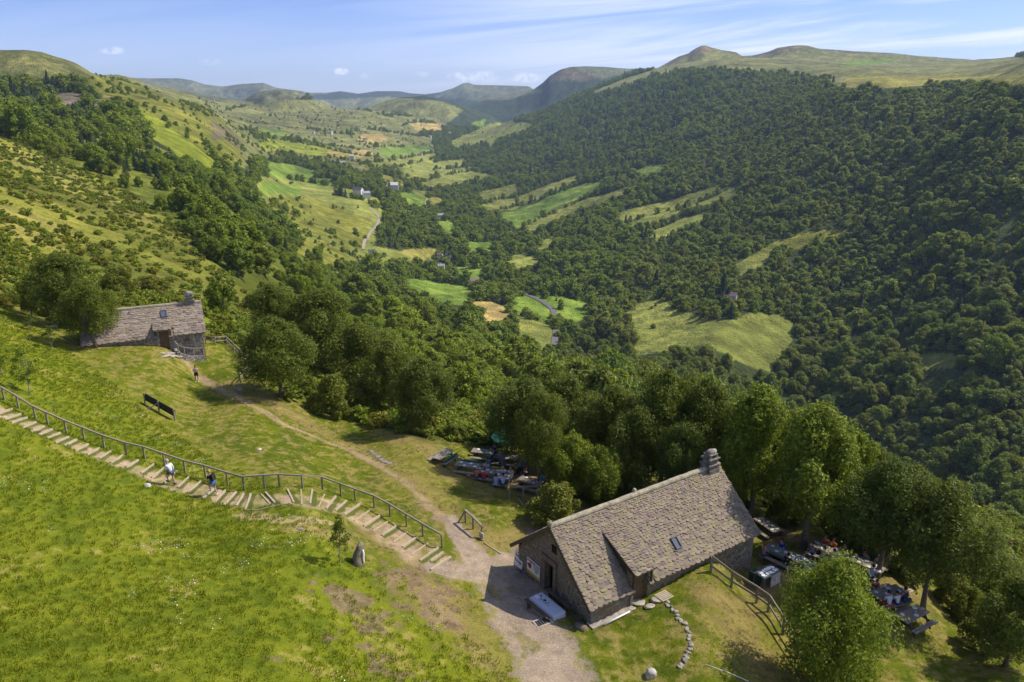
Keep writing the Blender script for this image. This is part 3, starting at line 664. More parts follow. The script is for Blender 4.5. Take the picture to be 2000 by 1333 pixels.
# ------------------------------------------------------------------ stone slab roofs
def slabs(mb, O, ex, es, en, L, S, e0=.34, e1=.17, w0=.50, w1=.24, seed=1, skip=None, lift=.058, th=.045):
    """courses of overlapping stone slabs on a plane: O eave corner, ex along the eave, es up the slope, en outwards"""
    rs = random.Random(seed); s = -.06; row = 0
    while s < S:
        f = s / S; e = e0 + (e1 - e0) * min(1, max(0, f)); w_ = w0 + (w1 - w0) * min(1, max(0, f)); x = -.06 - rs.uniform(0, w_ * .5)
        while x < L + .02:
            w = w_ * rs.uniform(.6, 1.5); x0 = max(-.08, x); x1 = min(L + .08, x + w * .985); x += w
            if x1 - x0 < .06: continue
            if skip and skip((x0 + x1) / 2, s + e * .5): continue
            ln = min(e * 1.75, S + .02 - s); d = rs.uniform(-.045, .045) * e / .25; up = lift * rs.uniform(.6, 1.6); mid = rs.uniform(.35, .65); tl = rs.uniform(-.01, .015)
            pts = [(x0, s + ln), (x0, s + e * .30 + d), (x0 + (x1 - x0) * mid * .5, s + e * .05 + d), (x0 + (x1 - x0) * mid, s - e * .05 + d), (x0 + (x1 - x0) * (mid + 1) / 2, s + e * .06 + d), (x1, s + e * .32 + d), (x1, s + ln)]
            V = []
            for a, b in pts:
                k = 1 - (b - s) / ln; V.append(O + ex * a + es * b + en * (.02 + up * k + tl * (a - x0)))
            n = len(V); V += [v - en * th for v in V]
            mb.add(V, [tuple(range(n))] + [(i, i + n, (i + 1) % n + n, (i + 1) % n) for i in range(n)])
        s += e; row += 1
def ridge_line(mb, a, b, r, seed=0):
    rs = random.Random(seed); a = Vector(a); b = Vector(b); L = (b - a).length; n = max(3, int(L / .55))
    for i in range(n):
        p = a.lerp(b, i / n); q = a.lerp(b, (i + .99) / n); k = r * rs.uniform(.95, 1.05); z = Vector((0, 0, rs.uniform(-.012, .012)))
        mb.tube([p + z, q + z], [k, k * rs.uniform(.97, 1.03)], 10)
def house(name, label, O, rz, L, W, ze, zr, zb, dorm, skylight, chim, mats, tile=(.34, .17, .50, .24), group=None):
    """O front-left eave corner (world x, y and base height); ze, zr eave and ridge height above the base"""
    h = thing(name, label, 'house', O, rz, group); S = math.hypot(W / 2, zr - ze); ex = Vector((1, 0, 0)); m = .24
    es = Vector((0, W / 2, zr - ze)).normalized(); en = ex.cross(es); es2 = Vector((0, -W / 2, zr - ze)).normalized(); en2 = es2.cross(ex)
    tana = (zr - ze) / (W / 2); dx0, dx1, dS, dze, dw0 = dorm
    # walls as one ring of stone with gables; thick shells so that openings can be real recesses
    b = MB(); x0, x1, y0, y1 = m, L - m, m, W - m
    ztop = ze + m * tana - .10; ridge = zr - .10
    def wall_front(a0, a1, z0, z1, y, t=.35): b.box(((a0 + a1) / 2, y + t / 2, (z0 + z1) / 2), (a1 - a0, t, z1 - z0))
    dl, dr, db = dw0
    wall_front(x0, dl, zb, ztop, y0); wall_front(dr, x1, zb, ztop, y0); wall_front(dl, dr, zb, db, y0)
    b.box(((x0 + x1) / 2, y1 - .175, (zb + ztop) / 2), (x1 - x0, .35, ztop - zb))
    return h, b, dict(S=S, ex=ex, es=es, en=en, es2=es2, en2=en2, tana=tana, x0=x0, x1=x1, y0=y0, y1=y1, ztop=ztop, ridge=ridge)
def gable(b, x, t, q, W, zb, hole=None):
    """gable wall, outer face at x, thickness t inwards; hole = (y0, y1, z0, z1)"""
    y0, y1, zt, zr = q['y0'] + .35, q['y1'] - .35, q['ztop'], q['ridge']; c = W / 2; k = q['tana']
    top = lambda y: zr - abs(y - c) * k
    cuts = [y0, c, y1] + ([hole[0], hole[1]] if hole else []); cuts = sorted(cuts)
    for a, d in zip(cuts[:-1], cuts[1:]):
        lo = zb
        segs = [(zb, None)]
        if hole and a >= hole[0] - 1e-6 and d <= hole[1] + 1e-6: segs = [(zb, hole[2]), (hole[3], None)]
        for z0, z1 in segs:
            za, zd = (top(a), top(d)) if z1 is None else (z1, z1)
            V = [(x, a, z0), (x, d, z0), (x, d, zd), (x, a, za), (x + t, a, z0), (x + t, d, z0), (x + t, d, zd), (x + t, a, za)]
            b.add(V, [(0, 3, 2, 1), (4, 5, 6, 7), (0, 1, 5, 4), (3, 7, 6, 2), (0, 4, 7, 3), (1, 2, 6, 5)])
def roof_parts(h, q, L, W, ze, zr, dorm, tile, mat, seed):
    dx0, dx1, dS, dze, dw0 = dorm; S = q['S']; b = MB(); e0, e1, w0, w1 = tile
    # sheathing under the slabs
    for side in (0, 1):
        ya = -.02 if side == 0 else W + .02; V = [(-.02, ya, ze - .03), (L + .02, ya, ze - .03), (L + .02, W / 2, zr - .02), (-.02, W / 2, zr - .02)]
        V += [(p[0], p[1], p[2] - .09) for p in V]; Fs = [(0, 1, 2, 3), (7, 6, 5, 4), (0, 4, 5, 1), (1, 5, 6, 2), (3, 2, 6, 7), (0, 3, 7, 4)]
        if side == 0 and dx0 is not None:
            for xa, xb in ((-.02, dw0[0]), (dw0[1], L + .02)):
                V2 = [(xa, ya, ze - .03), (xb, ya, ze - .03), (xb, W / 2, zr - .02), (xa, W / 2, zr - .02)]; V2 += [(p[0], p[1], p[2] - .09) for p in V2]; b.add(V2, Fs)
            f = dS / S; V2 = [(dw0[0], W / 2 * f, ze + (zr - ze) * f - .03), (dw0[1], W / 2 * f, ze + (zr - ze) * f - .03), (dw0[1], W / 2, zr - .02), (dw0[0], W / 2, zr - .02)]; V2 += [(p[0], p[1], p[2] - .09) for p in V2]; b.add(V2, Fs)
        else: b.add(V, Fs)
    skip = (lambda x, s: dx0 - .02 < x < dx1 and s < dS - .1 and (dw0[0] < x < dw0[1] or s > 0)) if dx0 is not None else None
    slabs(b, Vector((0, 0, ze)), q['ex'], q['es'], q['en'], L, S, e0, e1, w0, w1, seed, skip)
    slabs(b, Vector((0, W, ze)), q['ex'], q['es2'], q['en2'], L, S, e0, e1, w0, w1, seed + 1)
    r = b.build('roof', mat, h)
    rb = MB(); ridge_line(rb, (-.05, W / 2, zr + .04), (L + .05, W / 2, zr + .04), .17, seed); rb.build('ridge_capping', M['ridge_mortar'], r, False)
    if dx0 is not None:
        # shed dormer: its roof leaves the main slope at dS and runs out over the door
        f = dS / S; yt, zt = W / 2 * f, ze + (zr - ze) * f; yl = -.18; d = MB(); Ld = math.hypot(yt - yl, zt - dze); e2 = Vector((0, yt - yl, zt - dze)).normalized(); n2 = Vector((1, 0, 0)).cross(e2)
        V = [(dx0, yl, dze - .04), (dx1, yl, dze - .04), (dx1, yt, zt - .04), (dx0, yt, zt - .04)]; V += [(p[0], p[1], p[2] - .08) for p in V]
        d.add(V, [(0, 1, 2, 3), (7, 6, 5, 4), (0, 4, 5, 1), (1, 5, 6, 2), (3, 2, 6, 7), (0, 3, 7, 4)])
        slabs(d, Vector((dx0, yl, dze)), Vector((1, 0, 0)), e2, n2, dx1 - dx0, Ld + .12, e0 * .8, e1 * 1.1, w0 * .8, w1 * 1.1, seed + 5)
        dm = d.build('dormer_roof', mat, h)
        for xs in (dx0 + .04, dx1 - .12):
            c = MB(); V = [(xs, .05, ze - .3), (xs, yt, zt - .06), (xs, .05, dze + (zt - dze) * (.05 - yl) / (yt - yl) - .10)]
            V += [(xs + .08, a, b_) for _, a, b_ in V]; c.add(V, [(0, 1, 2), (5, 4, 3), (0, 3, 4, 1), (1, 4, 5, 2), (2, 5, 3, 0)]); c.build('dormer_cheek', M['wood_dark'], dm)
    return r
def slope_pt(q, W, ze, x, s, off=0.0):
    return Vector((x, 0, ze)) + q['es'] * s + q['en'] * off
def skylight(r, q, W, ze, x, s, w, hgt, apron=True):
    f = MB(); Mx = Matrix((q['ex'], q['es'], q['en'])).transposed(); c = slope_pt(q, W, ze, x, s, .12)
    for dx, dy, a, b_ in ((-w / 2, 0, .06, hgt), (w / 2, 0, .06, hgt), (0, -hgt / 2, w + .06, .06), (0, hgt / 2, w + .06, .06)):
        f.box(c + Mx @ Vector((dx, dy, 0)), (a, b_, .12), Mx)
    if apron: f.box(c + Mx @ Vector((0, -hgt / 2 - .14, -.035)), (w + .05, .22, .02), Mx)
    fo = f.build('skylight', M['zinc'], r); g = MB().box(c + Mx @ Vector((0, 0, -.02)), (w - .06, hgt - .06, .03), Mx); g.build('pane', M['glass'], fo)
def chimney(r, x, y, zbase, zr, sx, sy, seed, mat, flash=True):
    c = MB(); rs = random.Random(seed)
    def course(z0, z1, a, b_, n):
        hh = (z1 - z0) / n
        for i in range(n): c.box((x + rs.uniform(-.012, .012), y + rs.uniform(-.012, .012), z0 + hh * (i + .5)), (a * rs.uniform(.97, 1.03), b_ * rs.uniform(.97, 1.03), hh * .985))
    course(zbase, zr + .42, sx * 1.1, sy * 1.1, 9); c.box((x, y, zr + .46), (sx + .18, sy + .18, .07)); course(zr + .50, zr + .80, sx * .88, sy * .88, 4)
    c.box((x, y, zr + .84), (sx + .10, sy + .10, .07)); c.box((x - sx * .3, y, zr + .97), (sx * .22, sy * .8, .24)); c.box((x + sx * .3, y, zr + .97), (sx * .22, sy * .8, .24)); c.box((x, y, zr + 1.105), (sx * .85, sy * .85, .05))
    ch = c.build('chimney', mat, r)
    k = MB(); k.tube([(x - sx * .48, y, zr + 1.20), (x - sx * .1, y + .02, zr + 1.23), (x + sx * .45, y, zr + 1.19)], [.17, .20, .16], 10); k.build('chimney_cap', M['rock'], ch, True)
    if flash: MB().box((x, y - sy * .5 - .10, zbase + (zr - zbase) * .32 + .10), (sx * 1.0, .05, .10), Matrix.Rotation(.9, 3, 'X')).build('flashing', M['white'], ch)

# ------------------------------------------------------------------ the large stone house
BZ = -28.6
L1, W1, ZE, ZR = 13.3, 7.35, 3.4, 6.5
RZ1 = math.atan2(.549, .836)
dorm1 = (2.95, 4.45, 2.8 / math.cos(math.atan2(ZR - ZE, W1 / 2)), 4.5, (3.1, 4.2, 2.35))
h1, b, q = house('stone_house', 'large grey stone farmhouse with a long stone-slab roof beside the gravel path', (4.1, 32.3, BZ), RZ1, L1, W1, ZE, ZR, -.5, dorm1, None, None, None)
# dormer front piers beside the door
b.box((3.02, q['y0'] + .10, (2.0 + 4.42) / 2), (.20, .36, 4.42 - 2.0)); b.box((4.30, q['y0'] + .10, (2.0 + 4.42) / 2), (.24, .36, 4.42 - 2.0))
gable(b, q['x0'], .35, q, W1, -.5, (3.55, 4.35, 1.9, 3.95)); gable(b, q['x1'] - .35, .35, q, W1, -.5)
h1w = b.build('wall', M['stone'], h1)
for cxx, sx_ in ((q['x0'], 1), (q['x1'], -1)):   # corner stones, proud of the wall
    tg = MB(); zz_ = -.3; i = 0
    while zz_ < 3.2:
        w1_, w2_ = ((.55, .3), (.3, .55))[i % 2]; tg.box((cxx + sx_ * (w1_ / 2 - .02), q['y0'] + w2_ / 2 - .02, zz_ + .16), (w1_, w2_, .322)); zz_ += .32; i += 1
    tg.build('quoin', M['quoin'], h1w)
r1 = roof_parts(h1, q, L1, W1, ZE, ZR, dorm1, (.22, .11, .34, .18), M['slab'], 3)
skylight(r1, q, W1, ZE, 7.1, 1.42, .40, .66)
chimney(r1, 12.55, W1 / 2, ZR - 1.0, ZR - .12, .80, .72, 4, M['stone_dry'])
fin = MB(); fin.rock((-.02, W1 / 2, ZR + .24), (.24, .24, .30), 3); fin.build('finial_stone', M['ridge_mortar'], r1, True)
fin = MB(); fin.rock((6.2, W1 / 2 + .08, ZR + .22), (.26, .24, .34), 5); fin.build('finial_stone', M['ridge_mortar'], r1, True)
bb = MB()
for sd in (0, 1):
    ya = -.05 if sd == 0 else W1 + .22; za = ZE - .12 if sd == 0 else ZE - .22
    bb.beam((-.06, ya, za), (-.06, W1 / 2, ZR - .07), .05, .22)
bb.build('bargeboard', M['wood_dark'], h1)
lt = MB(); lt.box((q['x0'] - .03, 3.95, 4.12), (.16, 1.35, .34)); lt.box((q['x0'] - .02, 3.42, 2.9), (.14, .26, 2.1)); lt.box((q['x0'] - .02, 4.48, 2.9), (.14, .26, 2.1)); lt.build('door_surround', M['lintel'], h1)
dk = MB(); dk.box((q['x0'] + .5, 3.95, 2.9), (.06, .9, 2.2)); dk.build('door', M['dark_hole'], h1)
wn_ = MB(); wn_.box((q['x0'] - .012, 3.55, 5.05), (.05, .42, .48)); wn_.build('window', M['dark_hole'], h1)
dd = MB(); dd.box((3.65, q['y0'] + .22, 3.40), (1.06, .06, 2.10)); ddo = dd.build('door', M['door_wood'], h1)
MB().tube([(4.02, q['y0'] + .16, 3.3), (4.02, q['y0'] + .16, 3.45)], .02, 6).build('handle', M['black'], ddo)
MB().box((3.65, q['y0'] + .12, 4.40), (1.5, .3, .10)).build('lintel', M['lintel'], h1)
# posters on the gable
def text_mesh(parent, name, txt, size, Mx, loc, mat, align='CENTER', squeeze=1.0):
    c = bpy.data.curves.new(name, 'FONT'); c.body = txt; c.size = size; c.align_x = align; c.align_y = 'CENTER'; c.extrude = .002; c.offset = .004
    o = bpy.data.objects.new('tmp', c); COL.objects.link(o); bpy.context.view_layer.update()
    me = bpy.data.meshes.new_from_object(o.evaluated_get(bpy.context.evaluated_depsgraph_get())); bpy.data.objects.remove(o)
    me.materials.clear(); me.materials.append(mat); me.transform(Matrix.Diagonal((squeeze, 1, 1, 1)))
    t = bpy.data.objects.new(name, me); COL.objects.link(t); t.parent = parent; t.matrix_local = Matrix.Translation(loc) @ Mx.to_4x4(); return t
GX = q['x0']
MG = Matrix(((0, 0, -1), (-1, 0, 0), (0, 1, 0)))            # text on the gable: reads towards -y, up is z, faces -x
ps = thing('poster', 'white poster with blue lettering and yellow foot on the gable left of the dark door', 'poster', Matrix.Translation((4.1, 32.3, BZ)) @ Matrix.Rotation(RZ1, 4, 'Z') @ Vector((GX - .06, 5.46, 2.68)), RZ1)
MB().box((0, 0, 0), (.04, 1.28, .98)).build('board', M['paper'], ps)
MB().box((-.024, 0, -.40), (.012, 1.28, .18)).build('yellow_band', M['yellow'], ps)
cw = MB(); cw.rock((-.028, .38, .06), (.02, .40, .30), 2); cw.rock((-.028, .27, .20), (.02, .14, .16), 4); cw.build('red_cow_picture', M['red'], ps)
text_mesh(ps, 'lettering', 'LE BURON', .19, MG, (-.027, .22, .37), M['ink'], squeeze=.85)
text_mesh(ps, 'lettering', 'LA SALERS', .15, MG, (-.027, -.36, .37), M['ink'], squeeze=.75)
for k_, tx in enumerate(('LE FROMAGE', 'LA FOURME', 'LE LAIT')): text_mesh(ps, 'lettering', tx, .095, MG, (-.027, -.30, .20 - .14 * k_), M['ink'])
sb = PZ(1013, 1110, BZ + 1.75)
ab = thing('sandwich_board', 'white free-standing board with hand-written lettering at the back corner of the gable', 'sign', sb, RZ1)
Rt = Matrix.Rotation(.14, 3, 'Y')
MB().box((0, 0, .62), (.03, .86, .98), Rt).build('front_panel', M['white'], ab); MB().box((.30, 0, .62), (.03, .86, .98), Matrix.Rotation(-.14, 3, 'Y')).build('back_panel', M['white'], ab)
for yy in (-.36, .36):
    MB().beam((-.1, yy, -.05), (0.0, yy, .5), .04, .04).build('leg', M['wood_dark'], ab); MB().beam((.42, yy, -.05), (.3, yy, .5), .04, .04).build('leg', M['wood_dark'], ab)
MR = Rt @ MG
for tx, sz_, zz_ in (('Bols de', .24, .82), ('fromage', .25, .50)):
    text_mesh(ab, 'lettering', tx, sz_, MR, Rt @ Vector((-.02, 0, zz_ - .62)) + Vector((0, 0, .62)), M['ink'], squeeze=.85)
MB().box(Rt @ Vector((-.02, .05, .40)) + Vector((0, 0, .62)), (.004, .20, .05), Rt).build('emblem', M['ink'], ab)

# ------------------------------------------------------------------ the small stone house
RZ2 = R(25); L2, W2, ZE2, ZR2 = 11.2, 6.5, 2.9, 5.35
cB = Vector((-31.7, 73.0, 0)); O2 = cB - Vector((math.cos(RZ2), math.sin(RZ2), 0)) * L2; B2 = -25.5
dorm2 = (6.45, 8.05, 1.9, 3.65, (6.85, 7.75, 1.45))
h2, b, q2 = house('stone_cottage', 'small stone cottage with a slab roof standing above the meadow at the left', (O2.x, O2.y, B2), RZ2, L2, W2, ZE2, ZR2, -.6, dorm2, None, None, None)
b.box((6.76, q2['y0'] + .10, 2.5), (.22, .36, 2.1)); b.box((7.86, q2['y0'] + .10, 2.5), (.22, .36, 2.1))
gable(b, q2['x0'], .35, q2, W2, -.6); gable(b, q2['x1'] - .35, .35, q2, W2, -.6)
b.build('wall', M['stone_small'], h2)
r2 = roof_parts(h2, q2, L2, W2, ZE2, ZR2, dorm2, (.34, .24, .46, .34), M['slab_far'], 9)
skylight(r2, q2, W2, ZE2, 7.55, 2.9, .5, .8)
chimney(r2, 10.15, W2 / 2, ZR2 - .8, ZR2 - .15, .85, .7, 8, M['stone_dry'], False)
dd = MB(); dd.box((7.3, q2['y0'] + .22, 2.52), (.9, .06, 2.1)); dd.build('door', M['door_wood'], h2)
MB().box((7.3, q2['y0'] + .12, 3.56), (1.35, .3, .10)).build('lintel', M['lintel'], h2)
MB().box((9.35, q2['y0'] - .01, 2.25), (.62, .06, .34)).build('shutter', M['door_wood'], h2)
MB().box((5.75, q2['y0'] - .03, 1.95), (1.1, .05, .46)).build('yellow_shutter', M['yellow'], h2)

# ------------------------------------------------------------------ small far houses of the valley
FAR = [  # px, py, width px, wall colour, roof colour, label, category
 (1425,592,24,'w','m','small barn with a mauve roof half hidden in trees above the big olive field','barn'),
 (836,517,9,'w','s','tall white gabled house in the hamlet on the valley floor','house'),(862,528,13,'w','s','white house with a pale roof right of the tall gabled house','house'),
 (742,532,15,'w','s','low grey-roofed barn at the left end of the hamlet','barn'),(727,500,9,'w','d','dark slate-roofed house below the winding lane','house'),
 (803,532,8,'w','s','tiny grey roof among trees left of the white hamlet houses','house'),(876,506,7,'w','d','dark-roofed house among the trees right of the hamlet','house'),(860,505,6,'w','m','little mauve-roofed house behind the hamlet trees','house'),
 (926,558,16,'w','m','mauve-roofed house beside the road at the end of the green field','house'),(861,427,12,'w','s','long white farm building above the bright green meadow','farmhouse'),
 (964,420,9,'w','m','mauve-roofed house at the foot of the right-hand strip fields','house'),(700,379,18,'w','d','dark-roofed farmhouse on the left valley shoulder','farmhouse'),
 (716,385,14,'w','s','long low shed right of the dark-roofed farmhouse','shed'),(768,370,20,'w','r','pale barn with pinkish walls and a white roof above the green field','barn'),
 (750,367,10,'w','m','small mauve-roofed house left of the pale barn','house'),(660,321,10,'w','s','left grey roof of a pair by the far valley road','house'),(670,323,9,'w','s','right grey roof of a pair by the far valley road','house'),
 (688,309,8,'w','r','white-roofed shed beside the tan field in the far valley','shed'),(612,260,4,'w','s','tiny white house in the trees of the far pasture','house'),(646,261,7,'w','s','white farm at the edge of the far pasture wood','house'),
 (541,270,4,'w','s','tiny white house below the domed hill','house'),(712,275,6,'w','d','tiny farm on the tan patch of the far pasture','house'),
 (822,303,6,'w','m','tiny pink-roofed house by the far hedge','house'),(840,268,5,'w','s','leftmost white house of the far village','house'),(858,273,7,'w','d','dark-roofed house in the middle of the far village','house'),
 (862,276,6,'w','s','pale-roofed house at the front of the far village','house'),(878,262,6,'w','s','white house at the top right of the far village','house'),(848,277,5,'w','m','small house at the lower left of the far village','house'),
 (416,197,5,'w','m','tiny house on the saddle under the domed hill','house'),(905,478,8,'w','s','small grey house beside the lane in the valley woods','house'),
]
M['far_wall'] = plain('far_wall', (.62, .58, .52), .9, .1, .5); M['far_slate'] = plain('far_slate', (.36, .37, .40), .6, .15, .5); M['far_dark'] = plain('far_dark', (.10, .10, .12), .7, .15, .5)
M['far_mauve'] = plain('far_mauve', (.22, .14, .15), .8, .15, .5); M['far_light'] = plain('far_light', (.60, .57, .55), .6, .1, .5)
for i, (px, py, w, wc, rc, lab, cat) in enumerate(FAR):
    g = G(px, py + 2, 110); Z = g.y * cp - g.z * sp; w = w * Z / F_PX; w = max(w, 7); d = w * .62; hh = w * .26 + 1.2
    t = thing(cat if cat != 'farmhouse' else 'farmhouse', lab, cat, (g.x, g.y, g.z - .5 + .0), R((i * 37) % 50 - 25), 'houses of the valley')
    up = 4.5 if g.y > 500 else 1.5
    MB().box((0, 0, (up + hh) / 2), (w, d, up + hh)).build('wall', M['far_wall'], t)
    e = .35; z0 = up + hh - .1; zr_ = z0 + d * .42
    V = [(-w / 2 - e, -d / 2 - e, z0 - .2), (w / 2 + e, -d / 2 - e, z0 - .2), (w / 2 + e, 0, zr_), (-w / 2 - e, 0, zr_), (w / 2 + e, d / 2 + e, z0 - .2), (-w / 2 - e, d / 2 + e, z0 - .2)]
    V += [(x_, y_, z_ - .3) for x_, y_, z_ in V]
    MB().add(V, [(0, 1, 2, 3), (3, 2, 4, 5), (6, 9, 8, 7), (9, 11, 10, 8), (0, 6, 7, 1), (5, 4, 10, 11), (0, 3, 9, 6), (3, 5, 11, 9), (1, 7, 8, 2), (2, 8, 10, 4)]).build('roof', M[{'s': 'far_slate', 'd': 'far_dark', 'm': 'far_mauve', 'r': 'far_light'}[rc]], t)
    for sx_ in (-1, 1):
        gb = MB(); gb.add([(sx_ * (w / 2 - .05), -d / 2, z0 - .05), (sx_ * (w / 2 - .05), d / 2, z0 - .05), (sx_ * (w / 2 - .05), 0, zr_ - .25), (sx_ * (w / 2 - .35), -d / 2, z0 - .05), (sx_ * (w / 2 - .35), d / 2, z0 - .05), (sx_ * (w / 2 - .35), 0, zr_ - .25)], [(0, 1, 2), (5, 4, 3), (0, 3, 4, 1), (1, 4, 5, 2), (2, 5, 3, 0)]); gb.build('gable', M['far_wall'], t)
    if w * F_PX / Z > 7:
        for k in range(max(2, int(w / 3.5))):
            MB().box((-w / 2 + (k + .5) * w / max(2, int(w / 3.5)), -d / 2 - .03, up + hh * .55), (1.0, .12, 1.2)).build('window', M['far_dark'], t)
# ------------------------------------------------------------------ lanes of the valley
def ribbon(name, pts, w, mat, lift=.35, step=6.0):
    P = [G(px, py, 110) for px, py in pts]; Q = []
    for a, c in zip(P[:-1], P[1:]):
        n = max(1, int((c - a).length / step))
        for i in range(n): Q.append(a.lerp(c, i / n))
    Q.append(P[-1]); vs = []; fs = []
    for k in range(3):
        Q = [Q[0]] + [(Q[i - 1] + Q[i] * 2 + Q[i + 1]) / 4 for i in range(1, len(Q) - 1)] + [Q[-1]]
    for i, p in enumerate(Q):
        d = (Q[min(i + 1, len(Q) - 1)] - Q[max(i - 1, 0)]); d.z = 0; d.normalize(); nrm = Vector((-d.y, d.x, 0))
        for s_ in (-1, 1):
            e = p + nrm * (s_ * w / 2); vs.append((e.x, e.y, max(H(e.x, e.y), H(p.x, p.y)) + lift))
        if i: fs.append((2 * i - 2, 2 * i - 1, 2 * i + 1, 2 * i))
    return tag(MB().add(vs, fs).build(name, mat), kind='structure')
ribbon('road', [(1026,575),(1042,582),(1062,592),(1078,603),(1084,620),(1088,640),(1085,660),(1082,676)], 5.2, M['asphalt'], .6)
ribbon('road', [(722,408),(736,418),(741,430),(734,445),(722,458),(712,472),(708,488)], 3.6, M['lane'], .5)
ribbon('road', [(834,390),(831,400),(828,412)], 3.6, M['lane'], .6)
ribbon('road', [(905,438),(902,448),(905,460),(911,474),(912,482)], 3.6, M['lane'], .6)

# ------------------------------------------------------------------ stairway, railings, boards
def between(a, b, h=0.0): return Vector((a.x, a.y, a.z + h)), Vector((b.x, b.y, b.z + h))
def fence(name, label, cat, pts, h, rails, mat, post=(.10, .10), railw=(.07, .13), group=None, extra=None):
    P = [G(*p) for p in pts]; o = P[0].copy(); t = thing(name, label, cat, o, 0, group)
    for p in P: MB().box(p - o + Vector((0, 0, h / 2 - .12)), (post[0], post[1], h + .2)).build('post', mat, t)
    for rh in rails:
        b = MB()
        for a, c in zip(P[:-1], P[1:]): b.beam(a - o + Vector((0, 0, rh)), c - o + Vector((0, 0, rh)), *railw)
        b.build('rail', mat, t)
    return t, P
so = G(480, 980); st = thing('stairway', 'long outdoor stairway of worn timber edged steps climbing the meadow to the left', 'stairway', so)
for i, (a, c) in enumerate(STEPS):
    a = G(*a); c = G(*c); b = MB(); wob = ((i * 37) % 11 - 5) * .01
    b.beam(a - so + Vector((0, 0, .02 + wob * .4)), c - so + Vector((0, 0, .04)), .095, .15)
    b.build('step_edge', M['wood_tan'], st)
for (a, c) in (((527,985),(510,966)),((590,986),(588,958)),((622,992),(634,966)),((692,1018),(724,996)),((728,1038),(760,1018)),((768,1060),(796,1040)),((804,1084),(836,1062))):
    a = G(*a); c = G(*c); b = MB(); b.beam(a - so + Vector((0, 0, -.01)), c - so + Vector((0, 0, .0)), .07, .11); b.build('step_edge', M['wood_tan'], st)
kb = MB(); kk = [G(*p) for p in ((479,997),(500,998),(525,992),(548,987),(566,985))]
for a, c in zip(kk[:-1], kk[1:]): kb.beam(a - so + Vector((0, 0, -.01)), c - so + Vector((0, 0, -.01)), .09, .12)
kb.build('side_edging', M['wood_grey'], st)
RAILP = [(-22,768),(9,782),(37,798),(70,819),(94,830),(130,846),(165,860),(204,875),(247,889),(283,897),(322,910),(362,924),(402,934),(445,948),(477,957),(517,954),(546,952),(591,954),(630,956),(666,969),(694,979),(731,992),(762,1009),(794,1029),(826,1048),(863,1070)]
fence('stair_railing', 'long weathered wooden railing with single top rail along the timber stairway', 'railing', RAILP, .92, (.92,), M['wood_grey'], (.10, .10), (.10, .09))
t, P = fence('short_fence', 'short wooden rail fence with a yellow and white notice at its end beside the junction', 'fence', [(909,1021),(924,1034),(941,1052)], .95, (.95,), M['wood_grey'], (.11, .11), (.16, .10))
o = P[0]; t_ = MB(); t_.beam(Vector((-.55, -.1, -.1)), Vector((.0, 0, .92)), .09, .09); t_.build('brace', M['wood_grey'], t)
nb = thing('notice_sign', 'small white and yellow notice fixed at the lower end of the short fence', 'sign', P[-1] + Vector((-.02, -.12, .30)), R(-52)); MB().box((0, 0, .0), (.50, .03, .42)).build('board', M['white'], nb); MB().box((0, -.02, .13), (.44, .012, .14)).build('yellow_band', M['yellow'], nb)
for k in range(3): MB().box((0, -.02, 0.0 - .06 * k), (.36 - .08 * (k % 2), .012, .02)).build('printed_line', M['ink'], nb)
fence('low_fence', 'grey two-post rail fence beside the round yellow-green bush', 'fence', [(995,975),(1022,973),(1050,972)], .95, (.95,), M['wood_grey'], (.11, .11), (.09, .11))
fence('two_rail_fence', 'two-rail wooden fence running from the large house wall down behind the large light green tree', 'fence', [(1388,1118),(1428,1148),(1477,1178),(1500,1195),(1528,1240),(1556,1285),(1590,1322),(1625,1362)], 1.05, (1.05, .45), M['wood_grey'], (.11, .11), (.06, .13))
fence('cottage_fence', 'wooden fence bending from the cottage corner down to the large round tree', 'fence', [(402,672),(421,675),(443,673),(457,687),(470,700),(484,714),(495,725),(480,738),(470,748)], .95, (.95, .5), M['wood_grey'], (.10, .10), (.07, .11))
# low terrace wall with its railing by the cottage door
tp = [(342,688),(350,698),(362,703),(380,705),(399,704)]; TP = [G(*p) for p in tp]; tw = thing('terrace_wall', 'low curved dry stone wall with a wooden handrail below the cottage door', 'wall', TP[0])
b = MB()
for a, c in zip(TP[:-1], TP[1:]): b.beam(a - TP[0] + Vector((0, 0, .22)), c - TP[0] + Vector((0, 0, .22)), .36, .62)
b.build('stonework', M['stone_small'], tw)
b = MB()
for a, c in zip(TP[:-1], TP[1:]): b.beam(a - TP[0] + Vector((0, 0, 1.35)), c - TP[0] + Vector((0, 0, 1.35)), .08, .10)
b.build('handrail', M['wood_grey'], tw)
for p in TP: MB().box(p - TP[0] + Vector((0, 0, .9)), (.09, .09, .95)).build('post', M['wood_grey'], tw)
pvp = [(312,690),(318,699),(340,703),(352,700),(340,690),(330,686)]; PV = [G(*p) for p in pvp]
b = MB(); rs = random.Random(4); cpt = sum(PV, Vector()) / len(PV)
for k in range(16):
    a = PV[k % 6].lerp(cpt, rs.uniform(.05, .8)); b.rock((a.x - cpt.x, a.y - cpt.y, H(a.x, a.y) - cpt.z + .03), (rs.uniform(.5, .9), rs.uniform(.4, .7), .12), k)
tag(b.build('paving', M['flag'], None, False, cpt), 'rough stone paving in front of the cottage door', 'paving')
